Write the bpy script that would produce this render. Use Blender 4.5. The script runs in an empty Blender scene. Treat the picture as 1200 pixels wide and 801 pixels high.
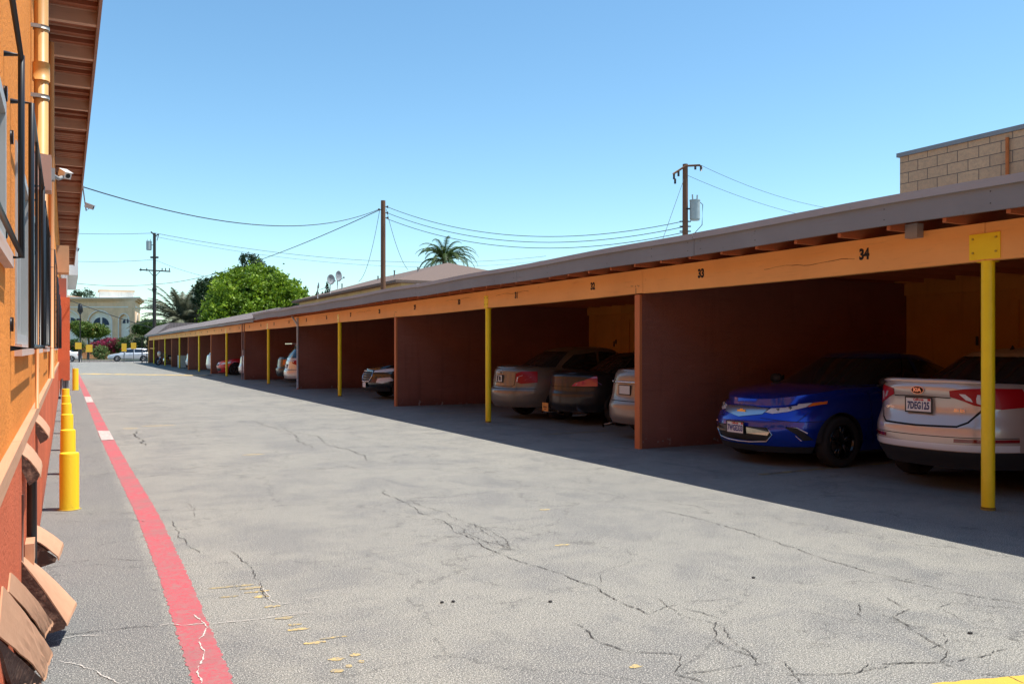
import bpy, bmesh, math, random
from mathutils import Vector, Matrix
from mathutils.geometry import tessellate_polygon
R = math.radians
random.seed(7)
sc = bpy.context.scene
C = sc.collection

# ------------------------------------------------------------------ camera frame helpers (used for plain measuring)
FPX, VX, HY, CH = 1000.0, 77.0, 408.0, 1.5
TH = math.atan((600-VX)/FPX); CT, ST = math.cos(TH), math.sin(TH)

# ------------------------------------------------------------------ materials
MATS = {}
def nt(m):
    m.use_nodes = True
    return m.node_tree.nodes, m.node_tree.links
def mat(name, col, rough=0.6, var=0.0, scale=3.0, bump=0.0, bscale=40.0, metal=0.0, coat=0.0, col2=None, thresh=None, spec=0.5, emit=None, stretch=None):
    """principled with noise-mixed colours and an optional fine bump"""
    if name in MATS: return MATS[name]
    m = bpy.data.materials.new(name); N, L = nt(m)
    p = N['Principled BSDF']
    p.inputs['Roughness'].default_value = rough
    p.inputs['Metallic'].default_value = metal
    p.inputs['Specular IOR Level'].default_value = spec
    p.inputs['Coat Weight'].default_value = coat
    p.inputs['Coat Roughness'].default_value = 0.03
    c = (*col, 1)
    p.inputs['Base Color'].default_value = c
    m.diffuse_color = c
    if emit: 
        p.inputs['Emission Color'].default_value = (*emit[:3], 1); p.inputs['Emission Strength'].default_value = emit[3]
    tc = None
    if var or col2 or bump:
        tc = N.new('ShaderNodeTexCoord'); src = tc.outputs['Object']
        if stretch:
            mp = N.new('ShaderNodeMapping'); mp.inputs['Scale'].default_value = stretch
            L.new(src, mp.inputs['Vector']); src = mp.outputs['Vector']
    if var or col2:
        n = N.new('ShaderNodeTexNoise'); n.inputs['Scale'].default_value = scale; n.inputs['Detail'].default_value = 8; n.inputs['Roughness'].default_value = .62
        L.new(src, n.inputs['Vector'])
        r = N.new('ShaderNodeValToRGB')
        t = thresh or (0.3, 0.7)
        r.color_ramp.elements[0].position = t[0]; r.color_ramp.elements[1].position = t[1]
        if col2: a, b = (*col, 1), (*col2, 1)
        else: a, b = tuple(x*(1-var) for x in col)+(1,), tuple(min(1, x*(1+var)) for x in col)+(1,)
        r.color_ramp.elements[0].color = a; r.color_ramp.elements[1].color = b
        L.new(n.outputs['Fac'], r.inputs['Fac']); L.new(r.outputs['Color'], p.inputs['Base Color'])
    if bump:
        n2 = N.new('ShaderNodeTexNoise'); n2.inputs['Scale'].default_value = bscale; n2.inputs['Detail'].default_value = 5
        L.new(src, n2.inputs['Vector'])
        b = N.new('ShaderNodeBump'); b.inputs['Strength'].default_value = bump; b.inputs['Distance'].default_value = .01
        L.new(n2.outputs['Fac'], b.inputs['Height']); L.new(b.outputs['Normal'], p.inputs['Normal'])
    MATS[name] = m
    return m

def node(N, t, **kw):
    n = N.new(t)
    for k, v in kw.items():
        if k in n.inputs: n.inputs[k].default_value = v
        else: setattr(n, k, v)
    return n

def ramp(N, L, src, stops):
    r = N.new('ShaderNodeValToRGB'); e = r.color_ramp.elements
    while len(e) < len(stops): e.new(.5)
    for i, (p, c) in enumerate(stops):
        e[i].position = p; e[i].color = (c, c, c, 1) if isinstance(c, (int, float)) else (*c, 1)
    L.new(src, r.inputs['Fac']); return r.outputs['Color']
def mix(N, L, fac, a, b, mode='MIX'):
    m = N.new('ShaderNodeMix'); m.data_type = 'RGBA'; m.blend_type = mode
    for i, v in ((0, fac), (6, a), (7, b)):
        if isinstance(v, (int, float)): m.inputs[i].default_value = v if i == 0 else (v, v, v, 1)
        elif isinstance(v, tuple): m.inputs[i].default_value = (*v, 1)
        else: L.new(v, m.inputs[i])
    return m.outputs[2]
def math_(N, L, op, a, b=0.0, clamp=False):
    m = N.new('ShaderNodeMath'); m.operation = op; m.use_clamp = clamp
    for i, v in ((0, a), (1, b)):
        if isinstance(v, (int, float)): m.inputs[i].default_value = v
        else: L.new(v, m.inputs[i])
    return m.outputs[0]

def noise(N, L, vec, scale, detail=6, rough=.6, dist=0):
    n = node(N, 'ShaderNodeTexNoise', Scale=scale, Detail=detail, Roughness=rough, Distortion=dist)
    L.new(vec, n.inputs['Vector']); return n.outputs['Fac']

def asphalt_material():
    m = bpy.data.materials.new('worn_asphalt'); N, L = nt(m); p = N['Principled BSDF']
    g = N.new('ShaderNodeNewGeometry'); pos = g.outputs['Position']
    big = noise(N, L, pos, .22, 5, .55)
    med = noise(N, L, pos, 1.1, 8, .65, .3)
    fine = noise(N, L, pos, 14, 6, .7)
    grit = noise(N, L, pos, 150, 2, .6)
    base = mix(N, L, ramp(N, L, big, [(.35, 0), (.65, 1)]), (.25, .245, .215), (.312, .30, .255))
    base = mix(N, L, ramp(N, L, med, [(.38, .6), (.54, 0)]), base, (.15, .152, .152))
    mid = noise(N, L, pos, 4.2, 9, .75, .2)
    base = mix(N, L, ramp(N, L, mid, [(.36, .5), (.48, 0)]), base, (.165, .165, .152))
    base = mix(N, L, ramp(N, L, mid, [(.56, 0), (.70, .5)]), base, (.34, .325, .285))
    base = mix(N, L, ramp(N, L, fine, [(.3, .3), (.6, 0)]), base, (.15, .15, .145))
    # dark smudges
    mp = N.new('ShaderNodeMapping'); mp.inputs['Scale'].default_value = (1.0, .45, 1); L.new(pos, mp.inputs['Vector'])
    sm = noise(N, L, mp.outputs['Vector'], 1.7, 4, .5, .8)
    base = mix(N, L, ramp(N, L, sm, [(.62, 0), (.70, .5)]), base, (.125, .13, .13))
    st = N.new('ShaderNodeMapping'); st.inputs['Scale'].default_value = (.9, 5.0, 1); L.new(pos, st.inputs['Vector'])
    sk = noise(N, L, st.outputs['Vector'], .8, 5, .6, .5)
    base = mix(N, L, ramp(N, L, sk, [(.60, 0), (.70, .35)]), base, (.13, .132, .134))
    # strip along the building: older, darker, patched
    sep = N.new('ShaderNodeSeparateXYZ'); L.new(pos, sep.inputs[0])
    xx = math_(N, L, 'ADD', sep.outputs['X'], math_(N, L, 'MULTIPLY', math_(N, L, 'SUBTRACT', fine, .5), .18))
    near = ramp(N, L, math_(N, L, 'MULTIPLY_ADD', xx, .5), [(.735, 1), (.775, 0)])
    nn = math_(N, L, 'MULTIPLY', near, 1.0)
    base = mix(N, L, math_(N, L, 'MULTIPLY', nn, .68), base, (.125, .13, .13))
    # stall floor: darker oil worn
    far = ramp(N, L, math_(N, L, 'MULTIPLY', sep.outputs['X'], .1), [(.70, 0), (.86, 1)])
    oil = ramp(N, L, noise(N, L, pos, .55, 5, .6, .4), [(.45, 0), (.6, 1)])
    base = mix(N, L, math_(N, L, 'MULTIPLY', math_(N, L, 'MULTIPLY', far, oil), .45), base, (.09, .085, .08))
    # aggregate
    grit2 = noise(N, L, pos, 75, 4, .75)
    base = mix(N, L, ramp(N, L, grit2, [(.36, .8), (.50, 0)]), base, (.10, .10, .098))
    base = mix(N, L, ramp(N, L, grit2, [(.54, 0), (.66, .7)]), base, (.47, .44, .39))
    base = mix(N, L, ramp(N, L, grit, [(.36, .8), (.48, 0)]), base, (.06, .06, .06))
    base = mix(N, L, ramp(N, L, grit, [(.57, 0), (.66, .9)]), base, (.62, .59, .54))
    # hairline cracks: cell borders, only inside worn patches
    wob = N.new('ShaderNodeTexNoise'); wob.inputs['Scale'].default_value = 2.2; wob.inputs['Detail'].default_value = 8; wob.inputs['Roughness'].default_value = .7
    L.new(pos, wob.inputs['Vector'])
    add = N.new('ShaderNodeMixRGB'); add.blend_type = 'LINEAR_LIGHT'; add.inputs[0].default_value = .32
    L.new(pos, add.inputs[1]); L.new(wob.outputs['Color'], add.inputs[2])
    v = N.new('ShaderNodeTexVoronoi'); v.feature = 'DISTANCE_TO_EDGE'; v.inputs['Scale'].default_value = 1.9; L.new(add.outputs[0], v.inputs['Vector'])
    v2 = N.new('ShaderNodeTexVoronoi'); v2.feature = 'DISTANCE_TO_EDGE'; v2.inputs['Scale'].default_value = .45; L.new(add.outputs[0], v2.inputs['Vector'])
    patch = noise(N, L, pos, .5, 4, .55)
    pm = ramp(N, L, patch, [(.53, 0), (.60, 1)])
    broken = ramp(N, L, noise(N, L, pos, 5, 4, .6), [(.42, 0), (.5, 1)])
    c1 = math_(N, L, 'MULTIPLY', ramp(N, L, v.outputs[0], [(0.0, .9), (.014, 0)]), math_(N, L, 'MULTIPLY', pm, broken))
    c2 = math_(N, L, 'MULTIPLY', ramp(N, L, v2.outputs[0], [(0.0, .75), (.0045, 0)]), broken)
    ck = math_(N, L, 'MAXIMUM', c1, c2)
    base = mix(N, L, math_(N, L, 'MULTIPLY', ck, .8), base, (.045, .045, .045))
    L.new(base, p.inputs['Base Color'])
    p.inputs['Roughness'].default_value = .9; p.inputs['Specular IOR Level'].default_value = .25
    h = math_(N, L, 'ADD', math_(N, L, 'MULTIPLY', grit, .7), math_(N, L, 'MULTIPLY', ck, -1.5))
    b = node(N, 'ShaderNodeBump', Strength=.22, Distance=.005); L.new(h, b.inputs['Height']); L.new(b.outputs['Normal'], p.inputs['Normal'])
    return m

def paint_on_road(name, col, wear=(.44, .56), base=(.17, .17, .165), wscale=9, amount=1.0, soft=0.0):
    """road paint: colour worn through to the asphalt in patches"""
    m = bpy.data.materials.new(name); N, L = nt(m); p = N['Principled BSDF']
    g = N.new('ShaderNodeNewGeometry'); pos = g.outputs['Position']
    w = noise(N, L, pos, wscale, 9, .7)
    grit = noise(N, L, pos, 230, 3, .7)
    lg = noise(N, L, pos, 1.3, 4, .6)
    c = mix(N, L, ramp(N, L, lg, [(.35, 0), (.65, 1)]), col, tuple(x*.72+.05 for x in col))
    c = mix(N, L, ramp(N, L, grit, [(.36, .45), (.5, 0)]), c, tuple(x*.45 for x in col))
    c = mix(N, L, math_(N, L, 'MULTIPLY', ramp(N, L, w, [(wear[0], 1), (wear[1], 0)]), amount), c, base)
    if soft:
        w2 = noise(N, L, pos, 45, 6, .75)
        c = mix(N, L, ramp(N, L, w2, [(.46, soft), (.60, 0)]), c, base)
        w3 = noise(N, L, pos, 2.6, 5, .6)
        c = mix(N, L, ramp(N, L, w3, [(.50, 0), (.68, .55)]), c, tuple(x*.8 for x in base))
    L.new(c, p.inputs['Base Color']); p.inputs['Roughness'].default_value = .8; p.inputs['Specular IOR Level'].default_value = .3
    b = node(N, 'ShaderNodeBump', Strength=.4, Distance=.005); L.new(grit, b.inputs['Height']); L.new(b.outputs['Normal'], p.inputs['Normal'])
    return m

def stucco(name, col, dirt=(.1, .06, .04), bump=.9, dirt_h=None, streak=.35, chips=None, bscale=70):
    m = bpy.data.materials.new(name); N, L = nt(m); p = N['Principled BSDF']
    g = N.new('ShaderNodeNewGeometry'); pos = g.outputs['Position']
    lg = noise(N, L, pos, .9, 6, .6)
    mp = N.new('ShaderNodeMapping'); mp.inputs['Scale'].default_value = (3.0, 3.0, .25); L.new(pos, mp.inputs['Vector'])
    sk = noise(N, L, mp.outputs['Vector'], 1.6, 6, .65)
    fn = noise(N, L, pos, bscale, 4, .7)
    c = mix(N, L, ramp(N, L, lg, [(.3, 0), (.7, 1)]), tuple(x*.86 for x in col), tuple(min(1, x*1.1) for x in col))
    c = mix(N, L, ramp(N, L, sk, [(.55, 0), (.75, streak)]), c, dirt)
    c = mix(N, L, ramp(N, L, fn, [(.3, .35), (.5, 0)]), c, tuple(x*.55 for x in col))
    sep = N.new('ShaderNodeSeparateXYZ'); L.new(pos, sep.inputs[0])
    if dirt_h:
        hh = math_(N, L, 'ADD', sep.outputs['Z'], math_(N, L, 'MULTIPLY', math_(N, L, 'SUBTRACT', lg, .5), .3))
        c = mix(N, L, ramp(N, L, hh, [(0, .65), (dirt_h, 0)]), c, dirt)
    if chips:
        sc2 = N.new('ShaderNodeMapping'); sc2.inputs['Scale'].default_value = (1.2, 1.2, 9); L.new(pos, sc2.inputs['Vector'])
        sf = noise(N, L, sc2.outputs['Vector'], 2.2, 7, .7)
        c = mix(N, L, ramp(N, L, sf, [(.58, 0), (.72, .22)]), c, tuple(min(1, x*1.6+.03) for x in col))
        c = mix(N, L, ramp(N, L, sf, [(.32, .3), (.44, 0)]), c, dirt)
        n = noise(N, L, pos, 11, 5, .6)
        low = ramp(N, L, sep.outputs['Z'], [(.03, 1), (.20, 0)])
        c = mix(N, L, math_(N, L, 'MULTIPLY', ramp(N, L, n, [(.62, 0), (.64, .8)]), low), c, chips)
    L.new(c, p.inputs['Base Color']); p.inputs['Roughness'].default_value = .92; p.inputs['Specular IOR Level'].default_value = .2
    b = node(N, 'ShaderNodeBump', Strength=bump, Distance=.012); L.new(fn, b.inputs['Height']); L.new(b.outputs['Normal'], p.inputs['Normal'])
    return m

def painted_wood(name, col, axis='Y', wear=(.3, .22, .15), amt=.35, rough=.65):
    m = bpy.data.materials.new(name); N, L = nt(m); p = N['Principled BSDF']
    g = N.new('ShaderNodeNewGeometry'); pos = g.outputs['Position']
    mp = N.new('ShaderNodeMapping'); mp.inputs['Scale'].default_value = {'Y': (14, .7, 14), 'X': (.7, 14, 14), 'Z': (14, 14, .7)}[axis]
    L.new(pos, mp.inputs['Vector'])
    gr = noise(N, L, mp.outputs['Vector'], 3.0, 7, .65, .4)
    lg = noise(N, L, pos, .8, 5, .6); sp = noise(N, L, pos, 9, 6, .65)
    c = mix(N, L, ramp(N, L, lg, [(.3, 0), (.7, 1)]), tuple(x*.88 for x in col), tuple(min(1, x*1.08) for x in col))
    c = mix(N, L, ramp(N, L, gr, [(.58, 0), (.74, amt)]), c, wear)
    c = mix(N, L, ramp(N, L, sp, [(.66, 0), (.72, amt*.9)]), c, tuple(x*.5 for x in wear))
    L.new(c, p.inputs['Base Color']); p.inputs['Roughness'].default_value = rough; p.inputs['Specular IOR Level'].default_value = .3
    b = node(N, 'ShaderNodeBump', Strength=.4, Distance=.006); L.new(gr, b.inputs['Height']); L.new(b.outputs['Normal'], p.inputs['Normal'])
    return m

def block_material():
    m = bpy.data.materials.new('concrete_blocks'); N, L = nt(m); p = N['Principled BSDF']
    g = N.new('ShaderNodeNewGeometry'); sep = N.new('ShaderNodeSeparateXYZ'); L.new(g.outputs['Position'], sep.inputs[0])
    cb = N.new('ShaderNodeCombineXYZ'); L.new(sep.outputs['Y'], cb.inputs[0]); L.new(sep.outputs['Z'], cb.inputs[1])
    br = N.new('ShaderNodeTexBrick'); L.new(cb.outputs[0], br.inputs['Vector'])
    br.inputs['Scale'].default_value = 1; br.inputs['Brick Width'].default_value = .406; br.inputs['Row Height'].default_value = .203
    br.inputs['Mortar Size'].default_value = .007; br.inputs['Mortar Smooth'].default_value = .2; br.inputs['Bias'].default_value = -.1
    br.inputs['Color1'].default_value = (.56, .35, .20, 1); br.inputs['Color2'].default_value = (.46, .285, .165, 1); br.inputs['Mortar'].default_value = (.12, .09, .07, 1)
    n = noise(N, L, g.outputs['Position'], 18, 6, .7)
    c = mix(N, L, ramp(N, L, n, [(.3, .45), (.6, 0)]), br.outputs['Color'], (.2, .15, .11))
    L.new(c, p.inputs['Base Color']); p.inputs['Roughness'].default_value = .9
    h = math_(N, L, 'ADD', math_(N, L, 'MULTIPLY', br.outputs['Fac'], -1.0), math_(N, L, 'MULTIPLY', n, .4))
    b = node(N, 'ShaderNodeBump', Strength=.8, Distance=.01); L.new(h, b.inputs['Height']); L.new(b.outputs['Normal'], p.inputs['Normal'])
    return m

def leaf_material(name, c1, c2, c3=None, p3=.75, scale=1.2):
    m = bpy.data.materials.new(name); N, L = nt(m); p = N['Principled BSDF']
    g = N.new('ShaderNodeNewGeometry'); a = noise(N, L, g.outputs['Position'], scale, 3, .6)
    oi = N.new('ShaderNodeTexNoise'); oi.inputs['Scale'].default_value = 9; L.new(g.outputs['Position'], oi.inputs['Vector'])
    f = math_(N, L, 'MULTIPLY_ADD', oi.outputs['Fac'], .6)
    m2 = N.new('ShaderNodeMath'); m2.operation = 'MULTIPLY_ADD'; L.new(a, m2.inputs[0]); m2.inputs[1].default_value = .9; m2.inputs[2].default_value = -.2
    f = math_(N, L, 'ADD', math_(N, L, 'MULTIPLY', oi.outputs['Fac'], .5), m2.outputs[0])
    stops = [(.3, c1), (.62, c2)]
    if c3: stops.append((p3, c3))
    L.new(ramp(N, L, f, stops), p.inputs['Base Color'])
    p.inputs['Roughness'].default_value = .55; p.inputs['Specular IOR Level'].default_value = .35
    tr = N.new('ShaderNodeBsdfTranslucent'); L.new(ramp(N, L, f, [(.3, c1), (.62, c2)]), tr.inputs['Color'])
    mx = N.new('ShaderNodeMixShader'); mx.inputs[0].default_value = .3
    L.new(p.outputs[0], mx.inputs[1]); L.new(tr.outputs[0], mx.inputs[2])
    L.new(mx.outputs[0], N['Material Output'].inputs['Surface'])
    return m

# ------------------------------------------------------------------ mesh helpers
def tag(o, label=None, cat=None, group=None, kind=None):
    if label: o['label'] = label
    if cat: o['category'] = cat
    if group: o['group'] = group
    if kind: o['kind'] = kind
    return o
def thing(name, label, cat, loc=(0, 0, 0), rz=0.0, group=None):
    o = bpy.data.objects.new(name, None); C.objects.link(o)
    o.location = loc; o.rotation_euler = (0, 0, rz); o.empty_display_size = .2
    return tag(o, label, cat, group)
def link(name, bm, m, parent=None, smooth=False, world=False, bevel=0, auto=None):
    """one mesh object from a bmesh. world=True: coordinates are world ones, converted to the parent's frame"""
    if bevel:
        es = [e for e in bm.edges if len(e.link_faces) == 2 and e.calc_face_angle(0) > R(30)]
        bmesh.ops.bevel(bm, geom=es, offset=bevel, segments=2, affect='EDGES', clamp_overlap=True)
    me = bpy.data.meshes.new(name)
    if world and parent is not None:
        mw = Matrix.Translation(parent.location) @ Matrix.Rotation(parent.rotation_euler[2], 4, 'Z')
        bm.transform(mw.inverted())
    bm.to_mesh(me); bm.free()
    ms = m if isinstance(m, (list, tuple)) else [m]
    for x in ms: me.materials.append(x)
    if smooth:
        me.polygons.foreach_set('use_smooth', [True]*len(me.polygons))
        if auto: 
            try: me.set_sharp_from_angle(angle=R(auto))
            except Exception: pass
    o = bpy.data.objects.new(name, me); C.objects.link(o)
    if parent is not None: o.parent = parent
    return o
def B(): return bmesh.new()
def box(bm, x0, x1, y0, y1, z0, z1, mi=0, rot=None):
    vs = [bm.verts.new((x, y, z)) for x in (x0, x1) for y in (y0, y1) for z in (z0, z1)]
    fs = [(0, 1, 3, 2), (4, 6, 7, 5), (0, 4, 5, 1), (2, 3, 7, 6), (0, 2, 6, 4), (1, 5, 7, 3)]
    out = []
    for f in fs:
        fc = bm.faces.new([vs[i] for i in f]); fc.material_index = mi; out.append(fc)
    if rot is not None:
        c, M = rot; c = Vector(c)
        for v in vs: v.co = c + M @ (v.co - c)
    return vs
def boxo(name, dims, m, parent=None, bevel=0, world=True):
    bm = B(); box(bm, *dims); return link(name, bm, m, parent, world=world, bevel=bevel)
def tube(bm, pts, r, n=8, caps=True, mi=0, r2=None):
    pts = [Vector(p) for p in pts]; rings = []
    for i, p in enumerate(pts):
        d = (pts[min(i+1, len(pts)-1)] - pts[max(i-1, 0)]).normalized()
        up = Vector((0, 0, 1)) if abs(d.z) < .95 else Vector((1, 0, 0))
        a = d.cross(up).normalized(); b = d.cross(a).normalized()
        rr = r if r2 is None else r + (r2-r)*i/(len(pts)-1)
        if isinstance(r, (list, tuple)): rr = r[i]
        rings.append([bm.verts.new(p + a*rr*math.cos(t) + b*rr*math.sin(t)) for t in [2*math.pi*k/n for k in range(n)]])
    for i in range(len(rings)-1):
        for k in range(n):
            f = bm.faces.new((rings[i][k], rings[i][(k+1) % n], rings[i+1][(k+1) % n], rings[i+1][k])); f.material_index = mi; f.smooth = True
    if caps:
        bm.faces.new(rings[0]).material_index = mi; bm.faces.new(list(reversed(rings[-1]))).material_index = mi
    return rings
def poly_prism(bm, pts, off, mi=0):
    """closed polygon (3d points) extruded by vector off"""
    a = [bm.verts.new(p) for p in pts]; b = [bm.verts.new(Vector(p)+Vector(off)) for p in pts]
    n = len(pts)
    bm.faces.new(a).material_index = mi; bm.faces.new(list(reversed(b))).material_index = mi
    for i in range(n):
        bm.faces.new((a[i], b[i], b[(i+1) % n], a[(i+1) % n])).material_index = mi
    bmesh.ops.recalc_face_normals(bm, faces=bm.faces[:])
def sheet(bm, pts, z=None, mi=0):
    f = bm.faces.new([bm.verts.new(p if z is None else (p[0], p[1], z)) for p in pts]); f.material_index = mi
    if f.normal.z < 0: f.normal_flip()
    f.normal_update()
    if f.normal.z < 0: f.normal_flip()
    return f
def text_mesh(s, size, depth=.002, bold=.0, xs=1.0, align='CENTER', spacing=1.0):
    cu = bpy.data.curves.new('txt', 'FONT'); cu.body = s; cu.size = size; cu.extrude = depth; cu.offset = bold
    cu.align_x = align; cu.align_y = 'CENTER'; cu.resolution_u = 3; cu.space_character = spacing
    o = bpy.data.objects.new('txt', cu); C.objects.link(o)
    dg = bpy.context.evaluated_depsgraph_get(); dg.update()
    me = bpy.data.meshes.new_from_object(o.evaluated_get(dg))
    bm = B(); bm.from_mesh(me); bpy.data.objects.remove(o); bpy.data.meshes.remove(me); bpy.data.curves.remove(cu)
    for v in bm.verts: v.co.x *= xs
    return bm
def text_obj(name, s, size, loc, right, up, m, parent, depth=.002, bold=0, xs=1.0, world=True, align='CENTER', spacing=1.0):
    bm = text_mesh(s, size, depth, bold, xs, align, spacing)
    r, u = Vector(right).normalized(), Vector(up).normalized(); nn = r.cross(u)
    M = Matrix(((r.x, u.x, nn.x, loc[0]), (r.y, u.y, nn.y, loc[1]), (r.z, u.z, nn.z, loc[2]), (0, 0, 0, 1)))
    bm.transform(M)
    return link(name, bm, m, parent, world=world)
def copy_tree(o, parent=None):
    c = o.copy(); C.objects.link(c)
    if parent is not None: c.parent = parent
    for ch in list(o.children): copy_tree(ch, c)
    return c
ORD = ['nearest', 'second', 'third', 'fourth', 'fifth', 'sixth', 'seventh', 'eighth', 'ninth', 'tenth']

# ------------------------------------------------------------------ world and sun
SUN_AZ = R(-27)      # direction towards the sun, measured from +X towards +Y
SUN_EL = R(68)
w = bpy.data.worlds.new('World'); sc.world = w; w.use_nodes = True
N, L = w.node_tree.nodes, w.node_tree.links
sky = N.new('ShaderNodeTexSky'); sky.sky_type = 'NISHITA'; sky.sun_disc = False
sky.sun_elevation = SUN_EL; sky.sun_rotation = math.pi/2 - SUN_AZ
sky.altitude = 50; sky.air_density = 1.0; sky.dust_density = .35; sky.ozone_density = 1.0
hs = N.new('ShaderNodeHueSaturation'); hs.inputs['Saturation'].default_value = 1.12; L.new(sky.outputs[0], hs.inputs['Color'])
gm = N.new('ShaderNodeMixRGB'); gm.blend_type = 'MULTIPLY'; gm.inputs[0].default_value = 1; gm.inputs[2].default_value = (.86, 1.03, 1.0, 1); L.new(hs.outputs[0], gm.inputs[1])
L.new(gm.outputs[0], N['Background'].inputs['Color']); N['Background'].inputs['Strength'].default_value = .13
sd = bpy.data.lights.new('sun', 'SUN'); sd.energy = 4.2; sd.angle = R(.5); sd.color = (1, .955, .88)
so = bpy.data.objects.new('sun', sd); C.objects.link(so)
dv = Vector((math.cos(SUN_EL)*math.cos(SUN_AZ), math.cos(SUN_EL)*math.sin(SUN_AZ), math.sin(SUN_EL)))
so.rotation_euler = dv.to_track_quat('Z', 'Y').to_euler(); so.location = (0, 0, 60)

cd = bpy.data.cameras.new('camera'); co = bpy.data.objects.new('camera', cd); C.objects.link(co)
cd.sensor_width = 36; cd.lens = 30; cd.shift_y = (408-400.5)/1200; cd.clip_end = 5000; cd.clip_start = .05
co.location = (0, 0, CH); co.rotation_euler = (math.pi/2, 0, -TH)
sc.camera = co
sc.view_settings.view_transform = 'Standard'; sc.view_settings.look = 'None'; sc.view_settings.exposure = .62; sc.view_settings.gamma = 1

#@@GROUND
# ------------------------------------------------------------------ ground
M_asph = asphalt_material()
bm = B(); sheet(bm, [(-1500, -1500), (1500, -1500), (1500, 1500), (-1500, 1500)], -.06)
tag(link('ground', bm, mat('dry_earth', (.22, .19, .15), .95, .25, .4)), kind='structure')
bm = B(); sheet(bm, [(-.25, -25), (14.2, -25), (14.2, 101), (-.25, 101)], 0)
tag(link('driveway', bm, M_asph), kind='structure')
# street beyond the lot
bm = B(); box(bm, -60, 70, 101.003, 104.0, -.05, .0)
tag(link('sidewalk', bm, mat('pale_concrete', (.42, .39, .35), .9, .15, 2, .3, 60)), kind='structure')
bm = B(); sheet(bm, [(-60, 104.0), (70, 104.0), (70, 113), (-60, 113)], -.04)
tag(link('street', bm, mat('street_asphalt', (.16, .158, .15), .9, .2, 1.5, .3, 60)), kind='structure')
bm = B(); box(bm, -60, 70, 113.003, 114.6, -.05, .09)
tag(link('pavement', bm, mat('pink_concrete', (.45, .36, .31), .9, .15, 2, .3, 60)), kind='structure')
bm = B(); sheet(bm, [(-60, 114.6), (70, 114.6), (70, 150), (-60, 150)], -.02)
tag(link('lawn', bm, mat('lawn_green', (.07, .10, .03), .9, .4, 3, .5, 60)), kind='structure')
bm = B(); sheet(bm, [(14.2, -25), (60, -25), (60, 101), (14.2, 101)], -.03)
tag(link('alley', bm, mat('alley_concrete', (.25, .24, .22), .9, .2, 1.5, .3, 60)), kind='structure')

def strip(bm, pts, wid, z, jit=0.0, sub=6):
    """flat ribbon following pts, pts = centre points; wid = width or list"""
    P = []
    for i in range(len(pts)-1):
        for k in range(sub):
            t = k/sub
            P.append((pts[i][0]*(1-t)+pts[i+1][0]*t, pts[i][1]*(1-t)+pts[i+1][1]*t, (wid[i]*(1-t)+wid[i+1]*t) if isinstance(wid, list) else wid))
    P.append((*pts[-1], wid[-1] if isinstance(wid, list) else wid))
    prev = None
    for i, (x, y, ww) in enumerate(P):
        a = P[max(0, i-1)]; b = P[min(len(P)-1, i+1)]
        d = Vector((b[0]-a[0], b[1]-a[1])); d = d.normalized() if d.length > 1e-6 else Vector((0, 1)); n = Vector((-d.y, d.x))
        h = ww/2
        l = bm.verts.new((x+n.x*(h+random.uniform(-jit, jit)), y+n.y*(h+random.uniform(-jit, jit)), z))
        r = bm.verts.new((x-n.x*(h+random.uniform(-jit, jit)), y-n.y*(h+random.uniform(-jit, jit)), z))
        if prev:
            f = bm.faces.new((prev[0], prev[1], r, l)); f.normal_update()
            if f.normal.z < 0: f.normal_flip()
        prev = (l, r)

red = [(.58, -6), (.585, 2), (.585, 4), (.63, 6.0), (.655, 8.4), (.63, 11.5), (.605, 16.3), (.6, 24), (.6, 41), (.6, 62)]
bm = B(); strip(bm, red, [.17, .17, .165, .175, .185, .185, .19, .19, .19, .19], .002, .008, 90)
tag(link('red_kerb_line', bm, paint_on_road('red_paint', (.56, .055, .085), (.36, .50), (.30, .19, .175), 14, .65, .5)), kind='structure')
M_wht = paint_on_road('white_paint', (.62, .58, .53), (.40, .54), (.45, .25, .23), 20)
bm = B(); sheet(bm, [(.515, 15.4), (.70, 15.4), (.70, 17.1), (.515, 17.2)], .008)
sheet(bm, [(.51, 26.4), (.69, 26.4), (.69, 29.4), (.51, 29.6)], .008)
tag(link('white_paint_patch', bm, M_wht), kind='structure')
M_yel = paint_on_road('yellow_paint', (.75, .48, .06), (.30, .40), wscale=7)
bm = B(); strip(bm, [(2.9, 2.56), (3.43, 2.515), (3.9, 2.38), (5.5, 1.9)], .14, .004, .006, 10)
for v in bm.verts: v.co.y -= .075
tag(link('yellow_stall_line', bm, M_yel), kind='structure')
# painted hump across the lane further on
bm = B()
for i in range(40):
    pass
a, b = Vector((1.0, 55.6, 0)), Vector((7.0, 49.2, 0)); d = (b-a).normalized(); n = Vector((-d.y, d.x, 0))
prof = [(-.40, .004), (-.25, .025), (-.1, .04), (.1, .04), (.25, .025), (.40, .004)]
rows = [[bm.verts.new(p + n*t + Vector((0, 0, z))) for t, z in prof] for p in (a, b)]
for i in range(5):
    f = bm.faces.new((rows[0][i], rows[0][i+1], rows[1][i+1], rows[1][i]))
bmesh.ops.recalc_face_normals(bm, faces=bm.faces[:])
tag(link('speed_hump', bm, paint_on_road('hump_paint', (.62, .42, .13), (.42, .55), (.27, .25, .21), 3)), kind='structure')
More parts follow.
